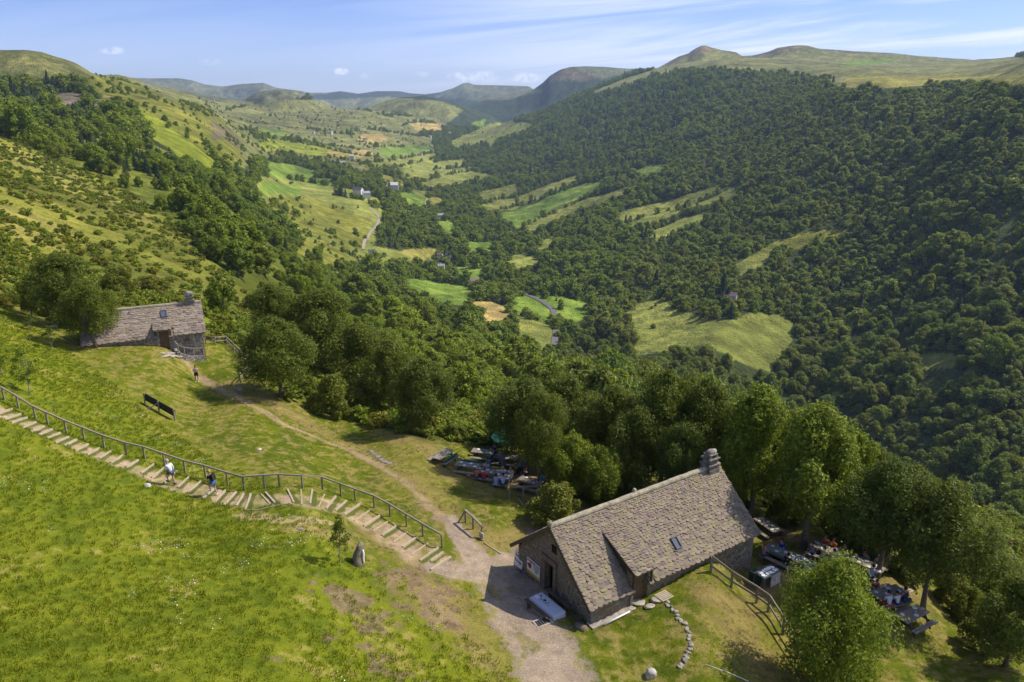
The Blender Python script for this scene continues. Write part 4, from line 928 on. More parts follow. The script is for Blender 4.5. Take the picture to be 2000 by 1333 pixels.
# dark panel in the meadow, seen from behind
A_, B_ = G(286, 789), G(344, 822); d_ = B_ - A_; pnl = thing('display_board', 'long dark green display board on posts standing in the meadow, seen from behind', 'board', A_)
b = MB(); b.beam(Vector((0, 0, .62)), d_ + Vector((0, 0, .62)), .05, .62); b.build('panel', M['wood_green'], pnl)
for f in (0.0, .48, 1.0): MB().box(d_ * f + Vector((-.05, -.07, .40)), (.10, .10, 1.15)).build('post', M['wood_grey'], pnl)
MB().beam(d_ * .46 + Vector((0, 0, .75)), d_ * .22 + Vector((-.35, -.9, .05)), .07, .07).build('brace', M['wood_grey'], pnl)

# ------------------------------------------------------------------ stones
def stone(px, py, d, label, seed, mat='rock', name='rock', cat='rock', rz=0, grp=None, up=.2):
    g = G(px, py); b = MB().rock((0, 0, d[2] * up), d, seed); o = b.build(name, M[mat], None, True, (g.x, g.y, g.z)); o.rotation_euler = (0, 0, rz); return tag(o, label, cat, grp)
g = G(700, 1101); ms = thing('standing_stone', 'upright grey boulder with a white face standing beside the young tree', 'stone', g, .3)
b = MB().rock((0, 0, .50), (.74, .86, 1.5), 12)
b.v = [(x * (1 - .42 * max(0, z) / 1.25) + .10 * z, y * (1 - .38 * max(0, z) / 1.25), z) for x, y, z in b.v]; b.build('boulder', M['rock_brown'], ms, True)
b = MB().rock((.27, -.12, .52), (.14, .34, .84), 13); b.build('white_face', M['white'], ms, True)
stone(288, 950, (.42, .36, .28), 'small pale boulder in the meadow just below the stairway', 3, 'rock_pale')
stone(1270, 1321, (.52, .48, .52), 'round grey boulder on the lawn at the bottom of the picture', 5, 'rock_pale')
stone(585, 1034, (.45, .3, .10), 'flat stone in the grass below the bend of the stairway', 6, 'rock')
stone(466, 762, (.75, .5, .45), 'squat stone block on the grass below the cottage fence', 8, 'rock')
stone(507, 879, (.30, .26, .16), 'little rock in the meadow above the bend of the stairway', 9, 'rock_pale')
stone(106, 640, (.7, .5, .5), 'grey rock under the dark tree left of the cottage', 14, 'rock')
for i, (px, py) in enumerate(((724,882),(731,887),(738,892),(744,898),(751,902),(758,905))):
    stone(px, py, (.5, .36, .06), 'flat paving stone sunk in the grass above the track', 20 + i, 'rock', 'flat_stone', 'stone', grp='flat stones in a line in the grass', up=.4)
ARC = [(1296,1172),(1304,1180),(1312,1190),(1320,1201),(1328,1212),(1337,1218),(1342,1232),(1346,1246),(1349,1260),(1345,1273),(1342,1284),(1335,1295),(1326,1302)]
rs = random.Random(77)
for i in range((len(ARC) - 1) * 3 + 1):
    j = min(i // 3, len(ARC) - 2); f = i / 3 - j; px = ARC[j][0] * (1 - f) + ARC[j + 1][0] * f + rs.uniform(-3, 3); py = ARC[j][1] * (1 - f) + ARC[j + 1][1] * f + rs.uniform(-2, 2)
    stone(px, py, (rs.uniform(.14, .32), rs.uniform(.12, .24), rs.uniform(.08, .14)), 'edging stone of the curved row on the lawn in front of the large house', 40 + i, rs.choice(('rock', 'flag', 'rock', 'flag')), 'edging_stone', 'stone', grp='stones of the curved row on the lawn', up=.1, rz=rs.uniform(0, 6))
for i, (px, py, a, c) in enumerate(((1248,1178,.8,.5),(1268,1186,.55,.4),(1232,1190,.45,.3),(1281,1173,.6,.5))):
    stone(px, py, (a, c, .10), 'flat step slab on the ground before the dormer door', 60 + i, 'flag', 'slab', 'stone', grp='slabs before the dormer door', up=.5)
# duckboard, drain and pipe by the wall
g = G(1297, 1166); t = thing('duckboard', 'small slatted wooden board lying by the house wall right of the dormer door', 'board', (g.x, g.y, g.z + .04), RZ1)
for k in range(6): MB().box((0, -.3 + k * .12, .03), (.85, .08, .03)).build('slat', M['wood_tan'], t)
MB().box((0, 0, .0), (.08, .7, .04)).build('batten', M['wood_grey'], t)
a, c = G(1180, 1223), G(1230, 1197); pm = (a + c) / 2; tag(MB().tube([a - pm + Vector((0, 0, .08)), c - pm + Vector((0, 0, .08))], .045, 10).build('pipe', M['white'], None, True, pm), 'white plastic pipe lying at the foot of the large house front wall', 'pipe')
a, c = G(1152, 1228), G(1232, 1190); pm = (a + c) / 2; b = MB(); b.beam(a - pm + Vector((0, .12, .03)), c - pm + Vector((0, .12, .03)), .55, .10); tag(b.build('plinth', M['flag'], None, False, pm), 'stone plinth strip at the foot of the large house front wall', 'plinth')
stone(1179, 1214, (.5, .25, .18), 'squared block at the foot of the front wall beside the white pipe', 70, 'flag', 'block', 'stone')
g = G(1060, 1216); t = thing('drain_grate', 'dark iron drain grate in the gravel in front of the covered table', 'drain', (g.x, g.y, g.z + .02), .5)
MB().box((0, 0, 0), (.95, .62, .05)).build('frame', M['flag'], t); MB().box((0, 0, .012), (.75, .42, .05)).build('hole', M['black'], t)
for k in range(5): MB().box((-.3 + .15 * k, 0, .045), (.03, .42, .02)).build('bar', M['grey_plastic'], t)
g1, g2 = G(1378, 1300), G(1462, 1334); tag(MB().tube([Vector((0, 0, .05)), (g2 - g1) * .5 + Vector((0, 0, .12)), g2 - g1 + Vector((0, 0, .08))], .018, 6).build('cord', M['white'], None, True, g1), 'thin white cord stretched over the grass near the bottom edge', 'cord')
a, c = G(945, 1062), G(978, 1083); tag(MB().tube([Vector((0, 0, .05)), c - a + Vector((0, 0, .05))], .05, 8).build('pole', M['wood_tan'], None, True, a), 'pale wooden pole lying on the ground left of the large roof corner', 'pole')
a, c = G(1012, 975), G(1022, 988); tag(MB().tube([Vector((0, 0, .04)), c - a + Vector((0, 0, .05))], .035, 8).build('stick', M['wood_tan'], None, True, a), 'dry stick on the grass beside the two-post fence', 'stick')

# ------------------------------------------------------------------ tables
def axis(p, r): a, c = G(*p), G(*r); return math.atan2(c.y - a.y, c.x - a.x)
def picnic_table(px, py, rz, label, mat='wood_table', L=2.0, cover=None, group=None):
    g = G(px, py); t = thing('picnic_table', label, 'picnic table', g, rz, group); b = MB()
    for k in range(5): b.box((((k * 7) % 3 - 1) * .012, -.32 + k * .16, .74), (L, .145, .045))
    b.build('tabletop', M[mat], t)
    for s in (-1, 1):
        b = MB(); b.box((0, s * .70, .44), (L, .145, .045)); b.box((.01, s * .86, .44), (L, .145, .045)); b.build('seat', M[mat], t)
    for s in (-1, 1):
        for k in (-1, 1): MB().beam((s * L * .36, k * .72, -.05), (s * L * .36, k * .24, .72), .06, .10).build('leg', M['wood_dark'], t)
        MB().beam((s * L * .36 + .05, -.92, .39), (s * L * .36 + .05, .92, .39), .05, .10).build('crossbar', M['wood_dark'], t)
    t['z'] = 0; del t['z']
    if cover:
        c = MB(); c.box((0, 0, .775), (L * 1.0, .86, .012)); c.box((0, -.43, .68), (L, .012, .19)); c.box((0, .43, .68), (L, .012, .19))
        o = c.build('tablecloth', M[cover], None, False, g); o.rotation_euler = (0, 0, rz); tag(o, 'grey-green oilcloth spread over ' + label.replace('wooden ', '', 1), 'tablecloth')
    t['_'] = 0; del t['_']
    return (g, rz, L)
def on(t, x, y, z=.77):
    g, rz, L = t; c, s = math.cos(rz), math.sin(rz); return Vector((g.x + x * c - y * s, g.y + x * s + y * c, g.z + z))
LEFT = 'picnic tables on the grass left of the large house'; RIGHT = 'dining tables on the terrace right of the large house'
TA = picnic_table(866, 903, axis((846, 905), (888, 894)), 'empty wooden picnic table standing alone, with a folded green parasol on its seat', group=LEFT)
TB1 = picnic_table(944, 897, axis((925, 890), (975, 903)), 'pale wooden picnic table at the back left of the picnic ground', group=LEFT)
TB2 = picnic_table(987, 908, axis((925, 890), (975, 903)), 'picnic table at the back under the green parasol', group=LEFT)
TC1 = picnic_table(914, 924, axis((895, 918), (940, 932)), 'picnic table at the left end of the long busy row', group=LEFT)
TC2 = picnic_table(953, 937, axis((895, 918), (940, 932)), 'middle picnic table of the busy row, with the guests in orange and red', group=LEFT)
TC3 = picnic_table(982, 948, axis((895, 918), (940, 932)), 'picnic table at the right end of the long busy row', L=1.3, group=LEFT)
TD = picnic_table(1036, 956, axis((1020, 952), (1060, 962)), 'shaded picnic table with the guest in the blue shirt', group=LEFT)
TE = picnic_table(1130, 958, axis((1110, 955), (1150, 958)), 'dim picnic table under the light green tree', group=LEFT)
TF = picnic_table(1497, 1043, axis((1480, 1030), (1520, 1050)), 'picnic table covered with dishes behind the gable corner of the large house', group=RIGHT)
TR1 = picnic_table(1522, 1098, axis((1500, 1085), (1575, 1117)), 'long table nearest the house end wall under the grey cloth', cover='oilcloth', group=RIGHT)
TR2 = picnic_table(1562, 1115, axis((1500, 1085), (1575, 1117)), 'second table of the cloth-covered row beside the house', cover='oilcloth', group=RIGHT)
TR3 = picnic_table(1612, 1092, axis((1600, 1085), (1700, 1123)), 'first table of the farther dining row, with the orange-clad guests', group=RIGHT)
TR4 = picnic_table(1652, 1107, axis((1600, 1085), (1700, 1123)), 'middle table of the farther dining row', group=RIGHT)
TR5 = picnic_table(1690, 1122, axis((1600, 1085), (1700, 1123)), 'last table of the farther dining row beside the bare trunk', group=RIGHT)
TR6 = picnic_table(1730, 1177, axis((1705, 1182), (1760, 1172)), 'picnic table where three guests sit with their backs turned', group=RIGHT)
TR7 = picnic_table(1778, 1221, axis((1745, 1228), (1812, 1213)), 'dark picnic table with leftover plates at the foot of the broad forked tree', mat='wood_table', group=RIGHT)
# loose items on the tables
def plate(t, x, y, where, r=.13):
    p = on(t, x, y, .785 if t in (TR1, TR2) else .765); b = MB().lathe((0, 0, 0), [(r * .55, 0), (r, .018), (r, .024), (r * .6, .008)], 12)
    tag(b.build('plate', M['plate'], None, True, p), 'white plate on the ' + where, 'plate', 'white plates left on the ' + where)
def cup(t, x, y, where, mat='plate'):
    p = on(t, x, y, .785 if t in (TR1, TR2) else .765); b = MB().lathe((0, 0, 0), [(.03, 0), (.035, .11), (.036, .115)], 8); tag(b.build('cup', M[mat], None, True, p), 'cup on the ' + where, 'cup', 'cups on the ' + where)
rs = random.Random(21)
for t, wh, n in ((TB1, 'pale back left table', 2), (TB2, 'table under the green parasol', 4), (TC1, 'left table of the busy row', 4), (TC2, 'middle table of the busy row', 5), (TC3, 'right table of the busy row', 4), (TD, 'table of the blue-shirted guest', 2), (TE, 'dim table under the light green tree', 4),
                 (TF, 'table behind the gable corner', 7), (TR1, 'cloth-covered table nearest the house', 4), (TR2, 'second cloth-covered table', 5), (TR3, 'first table of the farther row', 5), (TR4, 'middle table of the farther row', 6), (TR5, 'last table of the farther row', 6), (TR6, 'table of the three guests', 4), (TR7, 'rightmost dark table', 3)):
    for k in range(n):
        x = (k + .5) / n * t[2] * .9 - t[2] * .45 + rs.uniform(-.06, .06); y = (-.2 if k % 2 else .2) + rs.uniform(-.05, .05); plate(t, x, y, wh, rs.uniform(.11, .15))
        if k % 2: cup(t, x + .17, y * .2, wh)
b = MB().lathe((0, 0, 0), [(.17, 0), (.17, .03)], 14); tag(b.build('tray', M['wood_table'], None, False, on(TR1, .55, .05, .79)), 'round wooden tray on the cloth-covered table nearest the house', 'tray')
# folded parasols, open parasol, pushchair
c, s_ = math.cos(TA[1]), math.sin(TA[1])
def folded(t, y, z, label):
    b = MB(); b.tube([(-.95, 0, 0), (-.5, 0, .02), (.3, 0, .02), (.95, 0, 0)], [.05, .11, .13, .04], 10); o = thing('folded_parasol', label, 'parasol', on(t, .1, y, z), t[1])
    b.build('canvas', M['green_canvas'], o, True); MB().tube([(.9, 0, 0), (1.25, 0, 0)], .02, 6).build('pole', M['wood_grey'], o)
folded(TA, -.72, .58, 'folded green parasol lying on the seat of the lone picnic table'); folded(TC1, .78, .60, 'folded green parasol lying on the back seat of the busy row')
g = G(990, 903); pa = thing('parasol', 'open green parasol half hidden in the dark tree over the back tables', 'parasol', (g.x + .1, g.y + .5, g.z))
b = MB(); n = 8; V = [(0, 0, 2.75)] + [(1.5 * math.cos(k * math.tau / n), 1.5 * math.sin(k * math.tau / n), 2.2) for k in range(n)]; b.add(V, [(0, k + 1, (k + 1) % n + 1) for k in range(n)])
V2 = [(x_, y_, z_ - .18) for x_, y_, z_ in V[1:]]; b.add(V[1:] + V2, [(k, (k + 1) % n, n + (k + 1) % n, n + k) for k in range(n)]); b.build('canopy', M['green_canvas'], pa)
MB().tube([(0, 0, 0), (0, 0, 2.75)], .025, 8).build('pole', M['wood_grey'], pa)
for k in range(n): MB().beam((0, 0, 2.2), (1.45 * math.cos(k * math.tau / n), 1.45 * math.sin(k * math.tau / n), 2.2), .02, .02).build('rib', M['wood_grey'], pa)
g = G(1015, 928); pc = thing('pushchair', 'dark pushchair with a grey hood parked beside the tree trunk at the picnic ground', 'pushchair', g, R(-35))
for x_, y_ in ((-.26, -.35), (.26, -.35), (0, .42)): MB().lathe((0, 0, 0), [(.02, -.02), (.12, -.02), (.12, .02), (.02, .02)], 12).build('wheel', M['black'], pc).matrix_local = Matrix.Translation((x_, y_, .12)) @ Matrix.Rotation(R(90), 4, 'Y')
b = MB()
for x_ in (-.24, .24): b.tube([(x_, -.35, .12), (x_, 0, .5), (x_, .35, .95), (x_, .48, 1.0)], .015, 6); b.tube([(x_, 0, .5), (0, .42, .12)], .015, 6)
b.tube([(-.24, .48, 1.0), (.24, .48, 1.0)], .02, 6); b.build('frame', M['grey_plastic'], pc)
b = MB(); b.box((0, .0, .48), (.40, .36, .06)); b.box((0, .2, .68), (.40, .06, .42), Matrix.Rotation(-.3, 3, 'X')); b.box((0, -.26, .32), (.34, .08, .28), Matrix.Rotation(-.4, 3, 'X')); b.build('seat', M['black'], pc)
b = MB(); V = []; n1 = 7
for i in range(n1):
    a = math.pi * .5 * i / (n1 - 1)
    for k in range(5):
        q = math.pi * k / 4; V.append((-.23 * math.cos(q), .22 - .34 * math.sin(a) * (.4 + .6 * math.sin(q)), .78 + .32 * math.cos(a) * math.sin(q) ** .6))
b.add(V, [(i * 5 + k, i * 5 + k + 1, i * 5 + k + 6, i * 5 + k + 5) for i in range(n1 - 1) for k in range(4)]); hd = b.build('hood', M['grey_plastic'], pc, True); hd.modifiers.new('s', 'SOLIDIFY').thickness = .02
# covered drinks table in front of the gable
zt = BZ + 2.62; pts = [PZ(1034, 1170, zt), PZ(1060, 1154, zt), PZ(1105, 1192, zt), PZ(1080, 1208, zt)]; cen = sum(pts, Vector()) / 4
ax = ((pts[2] - pts[1]) + (pts[3] - pts[0])) / 2; ay = ((pts[0] - pts[1]) + (pts[3] - pts[2])) / 2; Lc, Wc = 2.05, .84; rzc = math.atan2(ax.y, ax.x); print('cloth table', ax.length, ay.length)
gz = H(cen.x, cen.y); hh = zt - gz
dt = thing('drinks_table', 'wooden table under a pale blue-white cloth in front of the gable', 'table', (cen.x, cen.y, gz), rzc)
MB().box((0, 0, hh - .04), (Lc - .1, Wc - .1, .04)).build('tabletop', M['wood_table'], dt)
for i in (-1, 1):
    for j in (-1, 1): MB().box((i * Lc * .42, j * Wc * .36, hh / 2 - .1), (.07, .07, hh)).build('leg', M['wood_dark'], dt)
for j in (-1, 1):
    b = MB(); b.box((0, j * .74, .42), (Lc * .98, .22, .05)); b.box((-.7, j * .74, .18), (.07, .2, .46)); b.box((.7, j * .74, .18), (.07, .2, .46)); o = b.build('bench', M['wood_dark'], None, False, (cen.x, cen.y, gz)); o.rotation_euler = (0, 0, rzc)
    tag(o, 'dark wooden bench on the %s side of the cloth-covered drinks table' % ('gravel' if j < 0 else 'house wall'), 'bench')
rg = random.Random(3); b = MB(); nx, ny = 20, 9; V = []
for j in range(ny + 1):
    for i in range(nx + 1):
        x = (i / nx - .5) * Lc; y = (j / ny - .5) * Wc; V.append((x, y, .012 + .004 * math.sin(7 * x) * math.sin(9 * y)))
Fs = [(j * (nx + 1) + i, j * (nx + 1) + i + 1, (j + 1) * (nx + 1) + i + 1, (j + 1) * (nx + 1) + i) for j in range(ny) for i in range(nx)]
rim = [i for i in range(nx + 1)] + [(j + 1) * (nx + 1) - 1 for j in range(1, ny + 1)] + [ny * (nx + 1) + i for i in range(nx - 1, -1, -1)] + [j * (nx + 1) for j in range(ny - 1, 0, -1)]
b0 = len(V); m_ = len(rim)
for lv in (1, 2, 3):
    for k, i in enumerate(rim):
        x, y, z = V[i]; r = math.hypot(x, y); w = .035 * lv / 3 * math.sin(k * 1.9) + .05 * lv / 3; corner = (abs(abs(x) - Lc / 2) < .01 and abs(abs(y) - Wc / 2) < .01)
        V.append((x + math.copysign(w, x) * (abs(x) > Lc / 2 - .01), y + math.copysign(w, y) * (abs(y) > Wc / 2 - .01), -.115 * lv - (.10 * lv / 3 if corner else 0)))
for lv in range(3):
    for k in range(m_):
        a0 = rim[k] if lv == 0 else b0 + (lv - 1) * m_ + k; a1 = rim[(k + 1) % m_] if lv == 0 else b0 + (lv - 1) * m_ + (k + 1) % m_
        Fs.append((a0, b0 + lv * m_ + k, b0 + lv * m_ + (k + 1) % m_, a1))
o = b.add(V, Fs).build('tablecloth', M['cloth_white'], None, True, (cen.x, cen.y, zt)); o.rotation_euler = (0, 0, rzc); tag(o, 'pale blue-white tablecloth hanging over the drinks table in front of the gable', 'tablecloth')
def local(x, y, z): c, s = math.cos(rzc), math.sin(rzc); return Vector((cen.x + x * c - y * s, cen.y + x * s + y * c, zt + z))
def bottle(x, y, mat, cap, lab, h=.27):
    t = thing('bottle', lab, 'bottle', local(x, y, .014)); MB().lathe((0, 0, 0), [(.038, 0), (.04, .01), (.04, h * .58), (.014, h * .78), (.014, h * .92)], 12).build('glass_body', M[mat], t, True)
    MB().lathe((0, 0, h * .92), [(.016, 0), (.016, h * .10)], 8).build('cap', M[cap], t); MB().lathe((0, 0, h * .2), [(.0415, 0), (.0415, h * .25)], 12).build('label', M['paper'], t)
bottle(-.55, -.02, 'black', 'yellow', 'dark bottle with a yellow cap on the drinks table', .32); bottle(-.12, -.03, 'ink', 'ink', 'dark blue bottle in the middle of the drinks table'); bottle(.12, -.05, 'blue_bottle', 'yellow', 'light blue bottle nearest the sunlit end of the drinks table', .28)
for k in range(2): tag(MB().lathe((0, 0, 0), [(.03, 0), (.036, .1), (.034, .1), (.028, .01)], 10).build('glass', M['glass'], None, True, local(-.32 + .05 * k, .03 * k, .014)), 'small drinking glass between the bottles on the drinks table', 'glass', 'glasses on the drinks table')
pp = MB().box((0, 0, 0), (.30, .22, .006)).build('paper_sheet', M['paper'], None, False, local(-.82, -.08, .022)); pp.rotation_euler = (0, 0, rzc + .2); tag(pp, 'white sheet of paper at the shaded end of the drinks table', 'paper')
# planks and log against the gable
def h1pt(x, y, z): return Matrix.Translation((4.1, 32.3, BZ)) @ Matrix.Rotation(RZ1, 4, 'Z') @ Vector((x, y, z))
a, c = h1pt(-.05, 3.3, 2.35), h1pt(-.12, .3, 2.28)
o = MB().beam((0, 0, 0), c - a, .25, .06).build('plank', M['wood_dark'], None, False, a); tag(o, 'long dark plank lying along the foot of the gable wall', 'plank')
a, c = h1pt(-.40, 3.2, 2.05), h1pt(-.45, .6, 2.1); o = MB().beam((0, 0, .1), c - a + Vector((0, 0, .1)), .22, .22).build('beam', M['wood_dark'], None, False, a); tag(o, 'squared dark timber lying between the gable and the drinks table', 'timber')
b = MB().tube([(0, 0, 0), (.5, -.32, .0)], [.22, .22], 14); o = b.build('log', M['bark'], None, True, h1pt(-.55, .55, 2.35)); tag(o, 'short thick log at the front corner of the gable', 'log')
# serving table with dishes, bin and sack
rz = RZ1; g = G(1496, 1142); sv = thing('serving_table', 'grey table with board sides stacked with washing-up by the house end wall', 'table', (g.x, g.y, g.z), rz)
MB().box((0, 0, .90), (1.5, .8, .05)).build('tabletop', M['grey_plastic'], sv); MB().box((.33, -.38, .44), (.86, .03, .88)).build('side_board', M['rock_pale'], sv); MB().box((.74, 0, .44), (.03, .76, .88)).build('side_board', M['rock_pale'], sv)
for i, j in ((-.7, -.36), (-.7, .36), (.7, .36), (.7, -.34)): MB().box((i, j, .44), (.05, .05, .88)).build('leg', M['grey_plastic'], sv)
rs = random.Random(8); ST = (Vector(g), rz, 1.5)
for k in range(14):
    p = on(ST, -.62 + (k % 7) * .2 + rs.uniform(-.03, .03), -.18 + (k // 7) * .3, .925); nst = rs.randint(1, 4); b = MB()
    for q_ in range(nst): b.lathe((0, 0, q_ * .025), [(.08, 0), (.125, .018), (.125, .024), (.07, .008)], 12)
    tag(b.build('plate_stack', M['plate'], None, True, p), 'stack of used plates on the serving table by the house end wall', 'plates', 'plate stacks on the serving table')
g = G(1474, 1143); bn = thing('waste_bin', 'dark green plastic bin at the left end of the serving table', 'bin', g, rz); MB().box((0, 0, .45), (.48, .5, .9), None, 0, 1.12).build('body', M['bin_green'], bn); MB().box((0, 0, .93), (.58, .6, .06)).build('lid', M['bin_green'], bn)
g = h1pt(13.6, 2.4, .75); bt = thing('gas_bottle', 'tall grey cylinder leaning at the house end wall behind the serving table', 'cylinder', g, 0); MB().lathe((0, 0, 0), [(.16, 0), (.2, .06), (.2, 1.1), (.14, 1.3), (.05, 1.36)], 14).build('body', M['grey_plastic'], bt, True); MB().lathe((0, 0, 1.36), [(.05, 0), (.05, .1)], 8).build('valve', M['zinc'], bt)

# ------------------------------------------------------------------ people
SKINS = []
def skin(name, joints, edges, mat, parent, loc, grow=0.0, only=None):
    """a body or garment grown as one surface over a joint skeleton: joints {name: (pos, radius)}"""
    keys = [k for k in joints if only is None or k in only]; ix = {k: i for i, k in enumerate(keys)}
    me = bpy.data.meshes.new(name); me.from_pydata([joints[k][0] for k in keys], [(ix[a], ix[c]) for a, c in edges if a in ix and c in ix], [])
    o = bpy.data.objects.new(name, me); COL.objects.link(o); me.materials.append(mat); o.parent = parent
    sk = o.modifiers.new('skin', 'SKIN'); sk.use_smooth_shade = True; sk.branch_smoothing = .4
    for i, k in enumerate(keys):
        r = joints[k][1] + grow * (.6 if joints[k][1] < .05 else 1); me.skin_vertices[0].data[i].radius = (r, r * (.78 if k in ('pelvis', 'spine', 'chest', 'belly') else 1)); me.skin_vertices[0].data[i].use_root = (i == 0)
    sb = o.modifiers.new('sub', 'SUBSURF'); sb.levels = 1; sb.render_levels = 1; SKINS.append(o); return o
EDG = [('pelvis', 'spine'), ('spine', 'chest'), ('chest', 'neck'), ('neck', 'jaw'), ('jaw', 'head'), ('head', 'top'), ('head', 'nose')]
for sd in 'lr':
    EDG += [('chest', 'sho' + sd), ('sho' + sd, 'elb' + sd), ('elb' + sd, 'wri' + sd), ('wri' + sd, 'han' + sd), ('pelvis', 'hip' + sd), ('hip' + sd, 'kne' + sd), ('kne' + sd, 'ank' + sd), ('ank' + sd, 'toe' + sd), ('head', 'ear' + sd)]
    EDG += [('han' + sd, 'fin%d%s' % (k, sd)) for k in range(4)] + [('wri' + sd, 'thumb' + sd)]
def person(label, loc, rz, pose='stand', top=(.5, .5, .5), legs=(.05, .06, .1), hair='hair_brown', skinm='skin', shoes='black', scale=1.0, sleeve='short', leg='long', lean=.0, arms=None, hat=None, group=None, turn=0.0, hairlen=.0):
    t = thing('person', label, 'person', loc, rz, group); t.scale = (scale,) * 3; J = {}; cl, sl = math.cos(lean), math.sin(lean)
    zp = .93 if pose != 'sit' else .55
    def up(x, y, z): return (x, y * cl + z * sl, zp + z * cl - y * sl)
    J['pelvis'] = ((0, 0, zp), .125); J['spine'] = (up(0, 0, .17), .115); J['chest'] = (up(0, 0, .36), .13); J['neck'] = (up(0, .0, .53), .052)
    hd = lean * .3; J['jaw'] = (up(0, .02, .60), .062); J['head'] = (up(0, .03, .68), .088); J['top'] = (up(0, .01, .75), .062); J['nose'] = (up(0, .115, .66), .012)
    for sd, x in (('l', -1), ('r', 1)):
        J['sho' + sd] = (up(x * .185, 0, .45), .055); J['ear' + sd] = (up(x * .082, .02, .67), .014)
        A = {'down': ((.23, -.02, .17), (.23, .06, -.08), (.23, .10, -.17)), 'front': ((.22, .10, .22), (.12, .32, .22), (.08, .40, .23)), 'phone': ((.21, .06, .20), (.07, .24, .30), (.04, .29, .34)), 'knee': ((.23, .10, .20), (.17, .28, .02), (.15, .34, -.04)), 'hip': ((.33, -.05, .2), (.18, .05, .04), (.15, .08, .0))}[(arms or ('front' if pose == 'sit' else 'down')) if not isinstance(arms, tuple) else arms[0 if sd == 'l' else 1]]
        e, w, h_ = (up(x * a[0], a[1], a[2]) for a in A); J['elb' + sd] = (e, .042); J['wri' + sd] = (w, .027); J['han' + sd] = (h_, .030)
        dirn = (Vector(h_) - Vector(w)).normalized(); side = dirn.cross(Vector((0, 0, 1)) if abs(dirn.z) < .9 else Vector((0, 1, 0))).normalized()
        for k in range(4): J['fin%d%s' % (k, sd)] = (tuple(Vector(h_) + dirn * (.075, .085, .08, .065)[k] + side * ((k - 1.5) * .02) + Vector((0, 0, -.015))), .009)
        J['thumb' + sd] = (tuple(Vector(w).lerp(Vector(h_), .4) - side * .045 + dirn * .04), .010)
        J['hip' + sd] = ((x * .09, 0, zp - .04), .09)
        if pose == 'sit': k_, a_, to = (x * .12, .42, .52), (x * .13, .40, .09), (x * .14, .54, .04)
        elif pose == 'climb':
            k_, a_, to = (((-.10, .30, .72), (-.10, .20, .32), (-.10, .34, .27)) if sd == 'l' else ((.10, .02, .49), (.10, -.12, .10), (.10, .02, .04)))
        else: k_, a_, to = (x * .11, .02, .49), (x * .12, 0, .09), (x * .14, .13, .04)
        J['kne' + sd] = (k_, .058); J['ank' + sd] = (a_, .038); J['toe' + sd] = (to, .034)
    skin('body', J, EDG, M[skinm], t, loc)
    sh = ['spine', 'pelvis', 'chest', 'shol', 'shor']
    sj = dict(J); sj['neckl'] = (up(0, 0, .46), .07)
    ed = [('spine', 'pelvis'), ('spine', 'chest'), ('chest', 'shol'), ('chest', 'shor'), ('chest', 'neckl')]; only = set(sh + ['neckl'])
    if sleeve != 'none':
        for sd in 'lr':
            if sleeve == 'long': only |= {'elb' + sd, 'wri' + sd}; ed += [('sho' + sd, 'elb' + sd), ('elb' + sd, 'wri' + sd)]
            else: sj['mid' + sd] = (tuple(Vector(J['sho' + sd][0]).lerp(Vector(J['elb' + sd][0]), .75)), .048); only |= {'mid' + sd}; ed += [('sho' + sd, 'mid' + sd)]
    skin('shirt', {k: sj[k] for k in ['spine'] + [k for k in sj if k != 'spine']}, ed, cloth(top), t, loc, .022, only)
    lj = {'pelvis': J['pelvis']}; ed = []
    for sd in 'lr':
        lj['hip' + sd] = J['hip' + sd]; ed.append(('pelvis', 'hip' + sd))
        if leg == 'long': lj['kne' + sd] = J['kne' + sd]; lj['ank' + sd] = J['ank' + sd]; ed += [('hip' + sd, 'kne' + sd), ('kne' + sd, 'ank' + sd)]
        else: lj['thi' + sd] = (tuple(Vector(J['hip' + sd][0]).lerp(Vector(J['kne' + sd][0]), .78)), .082); ed += [('hip' + sd, 'thi' + sd)]
    skin('trousers' if leg == 'long' else 'shorts', lj, ed, cloth(legs), t, loc, .024)
    for sd in 'lr':
        a, c = Vector(J['ank' + sd][0]), Vector(J['toe' + sd][0]); b = MB(); b.beam(a + Vector((0, -.05, -.05)), c + Vector((0, .05, -.002)), .095, .085); o = b.build('shoe', M[shoes] if shoes in M else M['black'], t); bv = o.modifiers.new('b', 'BEVEL'); bv.width = .025; bv.segments = 2
    hb = bmesh.new(); bmesh.ops.create_uvsphere(hb, u_segments=14, v_segments=9, radius=1.0); V = [v.co[:] for v in hb.verts]; Fs = [tuple(v.index for v in f.verts) for f in hb.faces]; hb.free()
    c = Vector(up(0, -.012, .705)); V = [Vector((v[0] * .100, v[1] * .108 - (.02 if v[2] < 0 else 0), max(v[2], -.55) * .105 - (hairlen * max(0, -v[2]) * (1 if v[1] < .1 else 0)))) + c for v in V]
    keep = [f for f in Fs if sum((V[i] - c).y for i in f) / len(f) < .075 or sum((V[i] - c).z for i in f) / len(f) > .045]
    MB().add(V, keep).build('hair', M[hair], t, True)
    if hat: MB().lathe(up(0, .01, .745), [(.15, -.01), (.105, .0), (.10, .07), (.05, .09)], 14).build('hat', cloth(hat), t, True)
    for sd in (-1, 1): MB().lathe(up(sd * .032, .104, .69), [(.004, -.008), (.011, 0), (.004, .008)], 6).build('eye', M['black'], t)
    return t
def faceto(a, px, py): g = G(px, py); return math.atan2(g.y - a.y, g.x - a.x) - math.pi / 2
